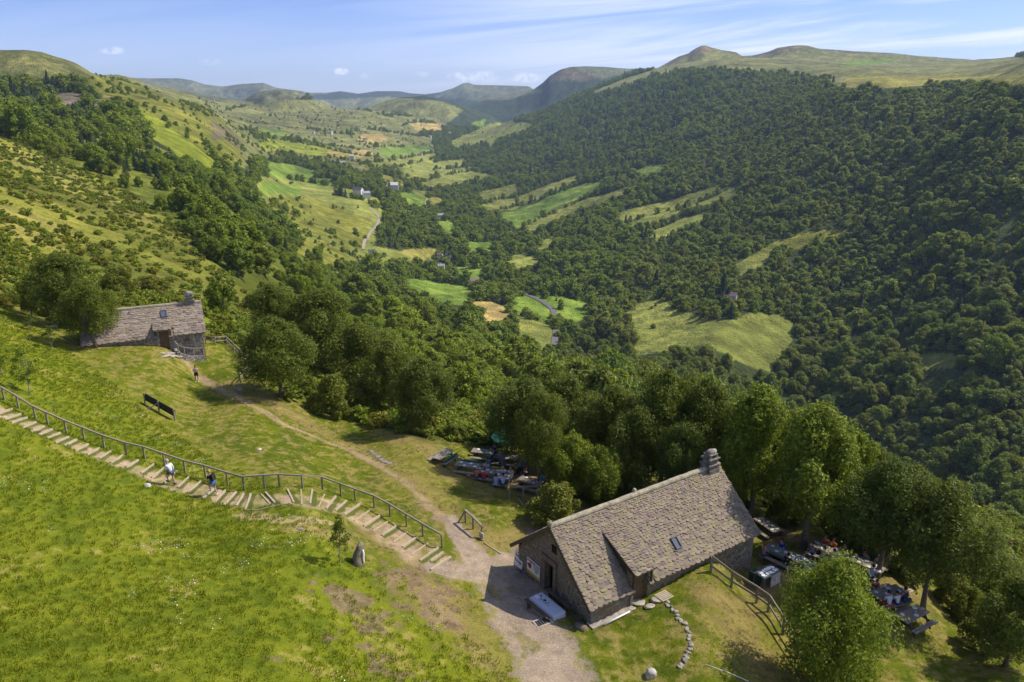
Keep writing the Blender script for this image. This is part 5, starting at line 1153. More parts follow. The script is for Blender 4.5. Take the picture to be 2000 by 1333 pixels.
# walkers on the stairway and by the cottage
p = G(338, 949); t = person('grey-haired man in pale grey shirt and dark shorts climbing the stairway', (p.x, p.y, p.z + .05), faceto(p, 280, 925), 'climb', (.60, .62, .64), (.07, .09, .14), 'hair_grey', 'skin', 'black', 1.04, 'long', 'short', .30, ('front', 'down'))
p = G(419, 968); t = person('woman in black top and blue shorts climbing the stairway behind the man', (p.x, p.y, p.z + .05), faceto(p, 360, 946), 'climb', (.02, .02, .03), (.08, .17, .38), 'hair_blond', 'skin', 'white', .97, 'short', 'short', .38, 'knee', hairlen=.06)
bp = thing('backpack', 'black backpack carried by the woman on the stairway', 'backpack', (p.x, p.y, p.z + .05), faceto(p, 360, 946)); MB().box((0, -.13, 1.28), (.26, .16, .40), Matrix.Rotation(-.38, 3, 'X'), 0, .8).build('bag', M['black'], bp)
for sx_ in (-.1, .1): MB().tube([(sx_, -.05, 1.43), (sx_, .1, 1.46), (sx_, .12, 1.3)], .012, 5).build('strap', M['black'], bp)
p = G(385, 746); person('person in pink-beige top and black shorts standing on the grass before the cottage', p, R(200), 'stand', (.52, .36, .32), (.012, .013, .02), 'hair_dark', 'skin_tan', 'white', 1.0, 'short', 'short', .08, 'phone')
DI = 'guests at the picnic and dining tables'
def seat(t, x, side, label, top, legs=(.05, .06, .12), hair='hair_dark', **kw):
    y = side * .76; g = on(t, x, y, 0); g.z = t[0].z - .01; return person(label, g, t[1] + (0 if side < 0 else math.pi), 'sit', top, legs, hair, group=DI, lean=kw.pop('lean', .22), **kw)
seat(TC2, -.70, -1, 'guest in an orange shirt with grey hair, back turned, at the busy row', (.50, .13, .06), hair='hair_grey')
seat(TC2, -.10, -1, 'guest in a bright red top next to the one in orange', (.52, .03, .03), hair='hair_brown', sleeve='none')
seat(TC2, -.30, 1, 'guest in a white and blue shirt across from the guests in red and orange', (.42, .46, .62), hair='hair_brown')
seat(TC3, -.35, -1, 'dark-haired woman in a light blue dress at the right end of the busy row', (.30, .38, .58), (.30, .38, .58), 'hair_dark', sleeve='none', hairlen=.12)
seat(TC3, .22, -1, 'broad man in pale blue, back turned, at the right end of the busy row', (.42, .48, .62), hair='hair_dark', scale=1.06)
seat(TC3, -.15, 1, 'grey-haired guest in white facing us at the right end of the busy row', (.58, .58, .64), hair='hair_grey')
seat(TC3, .45, 1, 'bald-headed guest in a pale shirt facing us at the far right of the busy row', (.55, .58, .66), hair='skin')
seat(TB1, .75, -1, 'guest in a green shirt leaning over the back left table', (.14, .26, .20), hair='hair_dark')
seat(TB2, -.2, -1, 'guest in brown, back turned, at the table under the parasol', (.26, .15, .12), hair='hair_dark')
seat(TB2, .0, 1, 'guest in dark clothes behind the table under the parasol', (.04, .04, .06)); seat(TB2, .7, 1, 'guest in dark red behind the right end of the parasol table', (.14, .03, .04))
seat(TB1, .85, 1, 'guest in dark blue at the far side of the back left table', (.04, .05, .10))
p = G(955, 917); person('child in a light blue outfit standing between the two table rows', p, R(10), 'stand', (.18, .30, .42), (.14, .24, .36), 'hair_brown', scale=.62, group=DI)
p = G(984, 918); person('guest in a grey-beige jacket bending over behind the busy row', p, R(60), 'stand', (.30, .27, .27), (.20, .2, .24), 'hair_grey', scale=.98, sleeve='long', lean=.55, group=DI)
seat(TD, -.75, 1, 'dark-haired guest in black at the left of the shaded table', (.015, .015, .02)); seat(TD, .7, 1, 'guest in a bright blue shirt at the shaded table', (.04, .34, .66), scale=1.0)
seat(TE, .3, 1, 'guest in dark clothes at the dim table under the light green tree', (.05, .12, .14)); seat(TE, -.4, -1, 'guest in grey with back turned at the dim table', (.10, .10, .11))
p = G(1222, 962); person('guest in a dark red cap and pale top seen just over the roof ridge', p, R(180), 'stand', (.5, .5, .5), (.05, .05, .08), 'red', scale=.95, group=DI, hat=(.30, .03, .03))
seat(TR1, -.3, 1, 'guest in a vivid blue shirt across the cloth-covered table', (.02, .05, .42), hair='hair_dark'); seat(TR1, -.75, -1, 'guest in pink, back turned, at the house end of the cloth-covered table', (.42, .22, .20), hair='hair_brown')
seat(TR2, -.55, -1, 'guest in black with back turned at the second cloth-covered table', (.02, .02, .02)); seat(TR2, .1, 1, 'guest with a dark cap across the second cloth-covered table', (.03, .04, .06), hat=(.02, .02, .03)); seat(TR2, .75, -1, 'guest in pale blue at the tree end of the cloth-covered table', (.42, .46, .5), hair='hair_grey')
seat(TR3, .1, 1, 'guest in a vivid orange top at the first table of the farther row', (.60, .14, .02), hair='hair_brown'); seat(TR3, -.4, 1, 'second guest in orange beside the vivid orange one', (.48, .12, .03), hair='hair_brown')
seat(TR3, .85, 1, 'guest in dark green at the right of the orange guests', (.02, .07, .05)); seat(TR3, -.6, -1, 'guest in grey with back turned at the first table of the farther row', (.22, .22, .22)); seat(TR3, .15, -1, 'guest in a pale beige shirt with back turned at the farther row', (.48, .44, .40), hair='hair_dark')
seat(TR4, -.6, -1, 'guest in white with back turned at the middle table of the farther row', (.55, .53, .50)); seat(TR4, .75, -1, 'guest in navy with back turned at the middle table of the farther row', (.02, .03, .06)); seat(TR4, .8, 1, 'guest in black across the middle table of the farther row', (.02, .02, .025))
seat(TR5, -.3, 1, 'guest in light green at the last table of the farther row', (.16, .30, .16), scale=.85); seat(TR5, .45, 1, 'guest in patterned beige beside the bare trunk', (.34, .27, .20), hair='hair_grey'); seat(TR5, .6, -1, 'guest in white and blue with back turned at the last table', (.45, .50, .62), hair='hair_dark')
seat(TR6, -.62, -1, 'broad guest in a pale blue shirt, leftmost of the three with backs turned', (.50, .53, .60), (.30, .06, .05), scale=1.08); seat(TR6, .0, -1, 'slim guest in white, middle one of the three with backs turned', (.60, .60, .66), (.03, .06, .12), scale=.94)
seat(TR6, .6, -1, 'guest in a dark blue sleeveless top, rightmost of the three with backs turned', (.03, .04, .08), sleeve='none', scale=1.02); seat(TR6, -.7, 1, 'guest in dark clothes across the table from the three', (.03, .03, .035)); seat(TR6, -.2, 1, 'guest in dark pink across the table from the three', (.22, .05, .07), scale=.9)
g = on(TR6, 1.15, -.55, .1); tag(MB().rock((0, 0, .12), (.28, .24, .34), 4).build('bag', cloth((.02, .04, .16)), None, True, g), 'dark blue bag at the right end of the bench of the three guests', 'bag')
g = on(TC2, -1.35, -.76, .47); tag(MB().rock((0, 0, .1), (.30, .22, .24), 6).build('bag', cloth((.45, .18, .12)), None, True, g), 'orange and white bag on the seat left of the guest in orange', 'bag')
# dry cut boards behind the three guests
for k in range(3):
    g = G(1738 + k * 13, 1150 + k * 7); o = MB().box((0, 0, .12), (1.7, .24, .05)).build('board', M['wood_tan'], None, False, g); o.rotation_euler = (0, .02, R(-12 + 20 * k)); tag(o, 'pale sawn board lying on the ground behind the three guests', 'board', 'sawn boards on the ground')
# turn the grown surfaces into plain meshes
bpy.context.view_layer.update(); dg = bpy.context.evaluated_depsgraph_get()
done = [(o, bpy.data.meshes.new_from_object(o.evaluated_get(dg))) for o in SKINS]
for o, me in done:
    mt = o.data.materials[0]; o.modifiers.clear(); o.data = me; me.materials.clear(); me.materials.append(mt); me.polygons.foreach_set('use_smooth', [True] * len(me.polygons)); me.name = o.name

# ------------------------------------------------------------------ plants
def cards(C, N, s, rng, asp=.5):
    """small pointed leaf sprays: rhombic faces at C facing N"""
    n = len(C); a = rng.normal(size=(n, 3)); a -= (a * N).sum(1)[:, None] * N; a /= np.linalg.norm(a, axis=1)[:, None] + 1e-9
    b = np.cross(N, a); s = (s * rng.uniform(.6, 1.35, n))[:, None]
    bend = N * s * .18
    V = np.stack([C + a * s, C + b * s * asp + bend, C - a * s, C - b * s * asp + bend], 1).reshape(-1, 3)
    return V, np.arange(n * 4).reshape(-1, 4)
def unit(v): return v / (np.linalg.norm(v, axis=1)[:, None] + 1e-9)
def crown_lobes(rng, H, Rr, base, nl, shape):
    """lobe centres and radii of a crown from base*H to H"""
    z0 = base * H; hh = H - z0; C = []; r = []
    for i in range(nl):
        f = (i + .5) / nl; f = f ** (.85)
        if shape == 'round': w = math.sin(math.pi * min(1, max(0.04, f * .93 + .07))) ** .6
        elif shape == 'tall': w = math.sin(math.pi * min(.985, f * .86 + .13)) ** .8
        elif shape == 'bush': w = math.cos(f * math.pi / 2 * .92) ** .55
        else: w = 1 - f
        q = i * 2.399963 + rng.uniform(-.5, .5); d = Rr * w * rng.uniform(.35, .98) * (1 if rng.rand() < .82 else .25)
        lr = Rr * rng.uniform(.15, .34) * (.65 + .35 * w)
        C.append((math.cos(q) * d, math.sin(q) * d, z0 + hh * (.06 + f * .88) * 1.0 - lr * .25)); r.append(lr)
    return np.array(C), np.array(r)
def crown_mesh(name, seed, H, Rr, base, nl, n, s, shape, mat, fill=.15, gap=0.0, stretch=.85):
    rng = np.random.RandomState(seed); C, r = crown_lobes(rng, H, Rr, base, nl, shape)
    w = r ** 2; k = rng.choice(len(C), n, p=w / w.sum())
    D = unit(rng.normal(size=(n, 3)) + np.array((0, 0, .35)))
    # clumps within a lobe, so that the outline breaks up
    lump = 1 + .22 * np.sin(D[:, 0] * 5 + k) * np.sin(D[:, 1] * 6 + 2 * k) + .12 * np.sin(D[:, 2] * 11 + k)
    rad = r[k] * lump * np.where(rng.rand(n) < fill, rng.uniform(.3, 1.35, n), rng.uniform(.80, 1.14, n))
    P = C[k] + D * rad[:, None] * np.array((1, 1, stretch))
    if gap > 0:
        keep = np.sin(P[:, 0] * 2.3 + seed) * np.sin(P[:, 1] * 2.1) * np.sin(P[:, 2] * 2.6 + 1) > -1 + gap * 1.2
        P, D = P[keep], D[keep]
    N = unit(D * .9 + rng.normal(size=P.shape) * .55 + np.array((0, 0, .25)))
    V, Fq = cards(P, N, s, rng)
    return np_mesh(name, V, Fq, mat), C, r
def trunk_mesh(name, seed, H, Rr, base, C, r0, mat, nlimb=9, lean=.0):
    rs = random.Random(seed); b = MB(); top = H * .78; pts = []; rr = []
    for i in range(7):
        f = i / 6; pts.append((lean * f * f * H + .12 * math.sin(3 * f + seed), .1 * math.sin(4 * f + 2 * seed), top * f - .3 * (1 - f))); rr.append(r0 * (1.25 if i == 0 else 1) * (1 - .82 * f))
    b.tube(pts, rr, 8)
    idx = list(range(len(C))); rs.shuffle(idx)
    for i in idx[:nlimb]:
        e = Vector(C[i]); f = max(.18, min(.9, (e.z / top) * .62)); j = f * 6; a = Vector(pts[int(j)]).lerp(Vector(pts[min(6, int(j) + 1)]), j - int(j))
        m = a.lerp(e, .5) + Vector((0, 0, (e - a).length * .12)); q = r0 * (1 - .8 * f) * .55
        b.tube([a, m, e], [q, q * .6, q * .15], 5)
        for t in range(2):
            e2 = e + Vector((rs.uniform(-1, 1), rs.uniform(-1, 1), rs.uniform(.1, 1))) * Rr * .25
            b.tube([m, e2], [q * .4, q * .1], 4)
    return b.mesh(name, mat, True)
def conifer_mesh(name, seed, H, Rr, n, s, mat):
    rng = np.random.RandomState(seed); f = rng.rand(n) ** 1.35; tier = np.floor(f * 11); ft = (tier + rng.rand(n) * .55) / 11
    ang = rng.rand(n) * 2 * np.pi; arm = .72 + .28 * np.sin(ang * 5 + tier * 2.1); rad = Rr * (1 - ft) ** .85 * arm * rng.uniform(.35, 1, n) ** .5
    z = H * (.12 + .88 * ft) - rad * .25
    P = np.stack([np.cos(ang) * rad, np.sin(ang) * rad, z], 1)
    N = unit(np.stack([np.cos(ang) * .6, np.sin(ang) * .6, np.full(n, .8)], 1) + rng.normal(size=(n, 3)) * .4)
    V, Fq = cards(P, N, s, rng, .38); return np_mesh(name, V, Fq, mat)

# near tree kinds: a unit is metres; each use scales a shared mesh
KIND = {}
def kind(key, seed, H, Rr, base, nl, n, s, shape, leaf, bark='bark', r0=.2, nlimb=10, gap=0.0, fill=.22):
    me, C, r = crown_mesh('crown_' + key, seed, H, Rr, base, nl, n, s, shape, M[leaf], fill, gap, 1.5 if n > 20000 else .9)
    tr = trunk_mesh('trunk_' + key, seed, H, Rr, base, C, r0, M[bark], nlimb); KIND[key] = (me, tr, H, Rr)
kind('ash_a', 11, 11, 3.9, .20, 62, 34000, 0.115, 'round', 'leaf_ash', r0=.26, gap=.22)
kind('ash_b', 12, 12, 3.7, .22, 59, 32000, 0.115, 'tall', 'leaf_ash', r0=.25, gap=.25)
kind('ash_c', 13, 10, 3.6, .18, 54, 26000, 0.115, 'round', 'leaf_ash', r0=.22, gap=.3)
kind('lime_a', 14, 9, 3.6, .15, 59, 30000, 0.115, 'round', 'leaf_lime', r0=.22, gap=.15)
kind('maple', 15, 12, 3.2, .14, 59, 30000, 0.12, 'tall', 'leaf_lime', r0=.24, gap=.2)
kind('lime_b', 21, 9, 3.5, .08, 74, 30000, .105, 'round', 'leaf_lime', r0=.22, nlimb=20, gap=.42, fill=.3)
kind('ash_high', 19, 11, 3.9, .36, 52, 30000, .115, 'round', 'leaf_ash', r0=.24, nlimb=16, gap=.3)
kind('maple_high', 20, 12, 3.3, .28, 52, 28000, .12, 'tall', 'leaf_lime', r0=.26, nlimb=16, gap=.28)
kind('round_bush', 16, 3, 2.0, .0, 26, 8000, .10, 'bush', 'leaf_bush', r0=.06, fill=.1)
kind('sapling', 17, 4, .85, .26, 16, 950, .085, 'tall', 'leaf_ash', 'bark_pale', r0=.05, nlimb=8, gap=.1)
kind('slim_tree', 18, 5, 1.1, .18, 18, 1300, .10, 'tall', 'leaf_lime', 'bark_pale', r0=.06, nlimb=8, gap=.2)
for i in range(4): kind('wood%d' % i, 30 + i, (9, 8.5, 8.5, 8)[i], 4.3, (.08, .0, .0, .0)[i], 30, 6000, .27, ('round', 'bush', 'bush', 'round')[i], ('leaf_wood', 'leaf_dark')[i % 2], r0=.24, nlimb=4)
kind('wood4', 35, 9, 3.2, .05, 28, 5200, .27, 'tall', 'leaf_wood', r0=.22, nlimb=4)
KIND['fir'] = (conifer_mesh('crown_fir', 40, 11, 2.5, 4200, .28, M['leaf_pine']), MB().tube([(0, 0, -.3), (0, 0, 9.5)], [.22, .03], 6).mesh('trunk_fir', M['bark']), 11, 2.5)
TREES = 0
def tree(key, loc, h, w, label, group=None, name='tree', cat='tree', rz=None, sz=None):
    """one tree: an Empty at its foot, crown and trunk of a shared kind scaled to height h and crown width w"""
    global TREES; TREES += 1; me, tr, H0, R0 = KIND[key]
    t = thing(name, label, cat, loc, (TREES * 2.4) % 6.28 if rz is None else rz, group)
    s = (w / (2 * R0), w / (2 * R0), h / H0)
    child('crown', me, t, scale=s); child('trunk', tr, t, scale=(max(s[0], .6 * s[2]), max(s[0], .6 * s[2]), s[2])); return t
def tree_px(key, bx, by, top, wpx, label, group=None, name='tree', cat='tree', Y=None, hadd=0):
    """foot at pixel (bx, by), top at pixel row top, crown wpx pixels wide"""
    g = G(bx, by) if Y is None else PY(bx, by, Y)
    if Y is not None: g.z = H(g.x, g.y)
    zt = g.y * float(t_of(top)); h = max(.8, zt - g.z + hadd); Z = g.y * cp - (g.z + h * .5) * sp; w = wpx * Z / F_PX
    return tree(key, (g.x, g.y, g.z - .05), h, w, label, group, name, cat)
NEAR = 'shade trees around the two stone houses'
# --- round the small house
tree_px('ash_b', 186, 680, 548, 105, 'dark leafy tree standing in front of the left end of the small stone house', NEAR)
tree_px('ash_c', 128, 640, 500, 125, 'broad dark tree behind the left end of the small stone house', NEAR)
tree_px('ash_c', 62, 618, 548, 55, 'dull green tree on the slope left of the broad dark tree behind the small house', NEAR)
tree_px('round_bush', 232, 575, 522, 75, 'spreading dull green bush on the slope above the small house roof', name='bush', cat='bush')
tree_px('round_bush', 300, 585, 540, 90, 'dark thicket bush just behind the small house ridge', name='bush', cat='bush')
tree_px('wood0', 430, 620, 545, 60, 'small leafy tree just right of the small house chimney', NEAR)
tree_px('round_bush', 503, 620, 572, 75, 'olive green bush right of the small house on the slope edge', name='bush', cat='bush')
tree_px('slim_tree', 60, 768, 665, 48, 'thin leaning young tree on the meadow above the stair rail', 'young trees on the meadow')
tree_px('slim_tree', 3, 732, 648, 42, 'thin young tree cut by the left edge of the picture', 'young trees on the meadow')
tree_px('sapling', 103, 684, 633, 34, 'small dark sapling on the meadow between the young trees and the small house', 'young trees on the meadow')
tree_px('sapling', 62, 646, 612, 26, 'smallest sapling high on the meadow at the left', 'young trees on the meadow')
tree_px('round_bush', 14, 600, 572, 50, 'dark bush high on the left meadow edge', name='bush', cat='bush')
tree_px('sapling', 668, 1107, 1000, 46, 'young tree with bare thin stem beside the standing stone', 'young trees on the meadow')
# --- terrace edge, left of the picnic
tree_px('ash_a', 548, 775, 622, 150, 'large dark round tree at the end of the fence right of the small house', NEAR)
tree_px('ash_c', 627, 730, 570, 150, 'tall dark tree behind the fence end right of the small house', NEAR)
tree_px('ash_b', 540, 690, 555, 95, 'dark tree behind the large round tree on the terrace edge', NEAR)
tree_px('ash_a', 705, 765, 635, 135, 'dark double tree above the round bushes on the terrace edge', NEAR)
tree_px('ash_c', 765, 805, 665, 110, 'dark tree behind the second round bush on the terrace edge', NEAR)
tree_px('ash_b', 828, 842, 700, 115, 'rightmost dark tree of the row on the terrace edge before the picnic ground', NEAR)
tree_px('round_bush', 655, 815, 732, 100, 'big round dark green bush on the terrace edge', 'round bushes on the terrace edge', 'bush', 'bush')
tree_px('round_bush', 712, 800, 742, 85, 'round bush behind the big round bush on the terrace edge', 'round bushes on the terrace edge', 'bush', 'bush')
tree_px('round_bush', 590, 770, 730, 55, 'low yellow-green bush between the large round tree and the big round bush', 'round bushes on the terrace edge', 'bush', 'bush')
# --- picnic ground and behind the large house
tree_px('ash_high', 1027, 925, 745, 165, 'dark tree over the left picnic tables with the pushchair beneath it', NEAR)
tree_px('ash_high', 1052, 958, 770, 110, 'slim dark tree beside the picnic table with the blue-shirted guest', NEAR)
tree_px('ash_c', 985, 872, 790, 85, 'low dark tree behind the green parasol', NEAR)
tree_px('ash_c', 1110, 900, 742, 130, 'thin-crowned tree with bare pale boughs behind the light green tree', NEAR)
tree_px('lime_a', 1120, 970, 850, 110, 'light yellow-green tree above the shaded picnic table', NEAR)
tree_px('ash_b', 1190, 940, 752, 125, 'dark tree behind the light green tree and left of the tall group', NEAR)
tree_px('lime_a', 1170, 985, 872, 95, 'green tree right of the light green tree, close to the roof ridge', NEAR)
tree_px('ash_a', 1240, 975, 800, 130, 'dark tree just above the middle of the large roof ridge', NEAR)
tree_px('ash_b', 1290, 955, 722, 145, 'tallest dark tree left of the chimney behind the large house', NEAR)
tree_px('ash_a', 1370, 960, 745, 150, 'dark tall tree directly behind the chimney of the large house', NEAR)
tree_px('ash_c', 1320, 985, 830, 110, 'lower dark tree against the ridge left of the chimney', NEAR)
tree_px('maple_high', 1462, 1020, 758, 165, 'tall dark-trunked tree just right of the large house gable', NEAR)
tree_px('ash_a', 1420, 960, 770, 120, 'dark tree between the chimney and the dark-trunked tree', NEAR)
tree_px('maple_high', 1567, 1072, 795, 175, 'bright green tall tree beside the dining tables right of the large house', NEAR)
tree_px('ash_b', 1520, 1005, 800, 110, 'tree behind the bright green tall tree on the terrace', NEAR)
tree_px('maple', 1650, 1055, 845, 110, 'narrow green tree right of the bright green tall tree', NEAR)
tree_px('ash_high', 1712, 1130, 905, 180, 'dark tree with a straight bare trunk beside the long dining table', NEAR)
tree_px('ash_high', 1803, 1195, 950, 190, 'broad tree with forked pale trunk over the rightmost picnic table', NEAR)
tree_px('ash_c', 1900, 1130, 1035, 100, 'dark tree on the terrace edge right of the broad forked tree', NEAR)
for k_, bx, by, tp, w_, lb in (('ash_b',1505,985,800,95,'tree filling the canopy behind the dark-trunked tree'),('ash_c',1615,1015,850,120,'tree in the canopy behind the farther dining row'),('ash_b',1690,1050,875,110,'tree in the canopy behind the bare straight trunk'),('ash_a',1765,1090,915,130,'tree on the terrace edge between the two bare trunks'),
    ('ash_b',1855,1125,1010,100,'tree on the terrace edge behind the broad forked tree'),('ash_c',1935,1185,1085,105,'tree on the terrace edge at the right end of the row'),('ash_c',1150,915,775,115,'tree filling the canopy behind the light green tree'),('ash_a',1215,930,770,120,'tree deep in the canopy left of the tallest dark tree'),
    ('ash_b',1335,940,735,110,'upright tree between the tallest dark tree and the chimney'),('ash_c',1075,920,790,105,'low tree between the two slim picnic-ground trees'),('ash_b',1000,885,775,90,'slim tree at the left edge of the picnic canopy'),('maple',1420,1005,850,90,'light tree low behind the chimney')):
    tree_px(k_, bx, by, tp, w_, lb, NEAR)
for k_, bx, by, tp, w_, lb in (('round_bush',1540,1020,970,80,'bush under the trees behind the gable corner table'),('round_bush',1640,1062,1015,75,'bush behind the first table of the farther row'),('round_bush',1700,1085,1035,75,'bush behind the last table of the farther row'),('round_bush',1775,1130,1080,80,'bush on the terrace edge behind the three guests'),('round_bush',1850,1180,1120,85,'bush between the rightmost table and the slope'),
    ('round_bush',1930,1270,1190,100,'bush beside the dark tree in the lower right corner'),('round_bush',1180,968,925,80,'bush in the shade behind the round yellow-green bush'),('round_bush',885,858,828,55,'bush at the edge of the picnic lawn above the lone table'),('round_bush',822,846,806,55,'bush on the terrace edge left of the lone table')):
    tree_px(k_, bx, by, tp, w_, lb, None, 'bush', 'bush')
tree_px('lime_b', 1606, 1345, 1095, 212, 'large light green tree in front, standing over the two-rail fence', NEAR)
tree_px('ash_c', 1965, 1300, 1130, 165, 'dark tree in the lower right corner of the terrace', NEAR)
tree_px('round_bush', 1890, 1215, 1150, 75, 'yellow-green bush behind the rightmost picnic table', name='bush', cat='bush')
tree_px('round_bush', 1998, 1240, 1130, 120, 'dense bush cut by the right edge of the picture', name='bush', cat='bush')
tree_px('round_bush', 1090, 1022, 948, 118, 'round yellow-green bush at the left corner of the large roof', name='bush', cat='bush')
tree_px('round_bush', 1440, 1002, 960, 60, 'low shrub at the foot of the dark-trunked tree', name='bush', cat='bush')

# ------------------------------------------------------------------ scattering (only for what nobody could count)
def proto_collection(name, meshes):
    c = bpy.data.collections.new(name)
    for i, (n, me) in enumerate(meshes):
        o = bpy.data.objects.new(n, me); c.objects.link(o)
    return c
def scatter(name, label, P, rz, scl, idx, coll):
    me = bpy.data.meshes.new(name); me.vertices.add(len(P)); me.vertices.foreach_set('co', np.asarray(P, np.float32).ravel())
    for an, ty, v in (('rz', 'FLOAT', rz), ('idx', 'INT', idx)):
        a = me.attributes.new(an, ty, 'POINT'); a.data.foreach_set('value', np.asarray(v, np.float32 if ty == 'FLOAT' else np.int32))
    a = me.attributes.new('scl', 'FLOAT_VECTOR', 'POINT'); a.data.foreach_set('vector', np.asarray(scl, np.float32).ravel())
    o = bpy.data.objects.new(name, me); COL.objects.link(o); o['label'] = label; o['kind'] = 'stuff'
    ng = bpy.data.node_groups.new('scatter_' + name, 'GeometryNodeTree')
    ng.interface.new_socket('Geometry', in_out='INPUT', socket_type='NodeSocketGeometry'); ng.interface.new_socket('Geometry', in_out='OUTPUT', socket_type='NodeSocketGeometry')
    N, L = ng.nodes, ng.links; gi = N.new('NodeGroupInput'); go = N.new('NodeGroupOutput')
    ci = N.new('GeometryNodeCollectionInfo'); ci.inputs['Collection'].default_value = coll; ci.inputs['Separate Children'].default_value = True; ci.inputs['Reset Children'].default_value = True
    ip = N.new('GeometryNodeInstanceOnPoints'); ip.inputs['Pick Instance'].default_value = True
    def na(n, ty): q = N.new('GeometryNodeInputNamedAttribute'); q.data_type = ty; q.inputs[0].default_value = n; return q.outputs[0]
    cx = N.new('ShaderNodeCombineXYZ'); L.new(na('rz', 'FLOAT'), cx.inputs[2])
    er = N.new('FunctionNodeEulerToRotation'); L.new(cx.outputs[0], er.inputs[0])
    m2p = N.new('GeometryNodeMeshToPoints'); L.new(gi.outputs[0], m2p.inputs[0]); L.new(m2p.outputs[0], ip.inputs['Points'])
    L.new(ci.outputs[0], ip.inputs['Instance']); L.new(na('idx', 'INT'), ip.inputs['Instance Index'])
    L.new(er.outputs[0], ip.inputs['Rotation']); L.new(na('scl', 'FLOAT_VECTOR'), ip.inputs['Scale']); L.new(ip.outputs[0], go.inputs[0])
    md = o.modifiers.new('scatter', 'NODES'); md.node_group = ng; return o

# ------------------------------------------------------------------ the woods
rng = np.random.RandomState(5)
def jitter_grid(u0, u1, y0, y1, d):
    xs = np.arange(u0 * y1, u1 * y1, d); ys = np.arange(y0, y1, d); x, y = np.meshgrid(xs, ys)
    x = (x + rng.uniform(-.48, .48, x.shape) * d).ravel(); y = (y + rng.uniform(-.48, .48, y.shape) * d).ravel()
    m = (x / y > u0) & (x / y < u1); return x[m], y[m]
X, Yw, BS = [], [], []
for y0, y1, d, bs in ((96, 240, 7.2, .95), (240, 420, 8.8, 1.25), (420, 900, 9.4, 1.36), (900, 1800, 10.4, 1.42), (1800, 3500, 12.5, 1.5)):
    a, b = jitter_grid(-.80, .82, y0, y1, d); X.append(a); Yw.append(b); BS.append(np.full(len(a), bs))
x, y, bs = (np.concatenate(q) for q in (X, Yw, BS)); z = height(x / y, y); px, py = to_px(x, y, z)
_, den = cover(px, py, y, 10.0)
clus = fbm(x, y, 55, 3)
# hedge lines between the fields of the valley floor and lone trees on the pastures
hedge = np.minimum(np.abs(vnoise(x / 170, y / 260)), np.abs(vnoise(x / 230 + 40, y / 150 + 9)))
far_past = (den > .06) & (den < .2) & (y > 1100) & (px > 440)
den = np.where(den >= .99, np.clip(1.0 + clus * .15, .8, 1), np.where(far_past, np.where((hedge < .022) & (py > 225), .85, .045 * np.clip(1 + clus * 6, 0, 3)), den * np.clip(1 + clus * 7, 0, 2.4)))
wd = near_woods(px, py - 4.0 * F_PX / y, y)
den = np.where((y > 500) & (wd < np.clip(1700 / y, .8, 3.2) * (1.3 + clus)), .9, den)
nearslope = (y < 165) & (px < 1020); den = np.where(nearslope, den * .28, den)
left = (px < 760) & (y < 800) & (py > 150); c2 = fbm(x + 300, y, 38, 3)
den = np.where(left & (den > .8), np.clip(.72 + c2 * 2.2, .18, .95), den)
farright = (y < 190) & (px > 1380); den = np.where(farright, den * .4, den)
keep = (rng.rand(len(x)) < den) & ~is_lawn(px, py - 6, y)
# drop what the land hides (a ridge in front), judged by the highest line of sight on the way
def visible(x, y, z, top):
    uq = x / y; order = np.linspace(math.log(40), math.log(3500), 90); vis = np.ones(len(x), bool); tt = (z + top) / y + .004
    for L in order:
        Yq = math.exp(L); h = height(uq, np.full(len(uq), Yq), False) / Yq
        vis &= ~((h > tt) & (y > Yq * 1.03))
    return vis
x, y, z, bs, px, py = (q[keep] for q in (x, y, z, bs, px, py))
v = visible(x, y, z, 12) & (px > -160) & (px < 2160) & (py < 1400)
x, y, z, bs, px, py = (q[v] for q in (x, y, z, bs, px, py))
n = len(x); clus = fbm(x, y, 90, 3); small = fbm(x + 700, y, 30, 2)
sc_ = bs * np.clip(1 + clus * .5 + small * .6 + rng.normal(size=n) * .32, .4, 2.0)
sc_[(y < 165) & (px < 1020)] *= .62; sc_[(y < 190) & (px > 1380)] *= .45; sc_[(y < 420) & (px < 700)] *= .85; lone = (cover(px, py, y, 10.0)[1] < .5); sc_[near_woods(px, py - 4.0 * F_PX / y, y) < 4] *= .75; lone &= near_woods(px, py - 4.0 * F_PX / y, y) > 4
sc_[lone] *= .42
heathy = lone & (px < 520) & (y < 600); sc_[heathy] *= .55
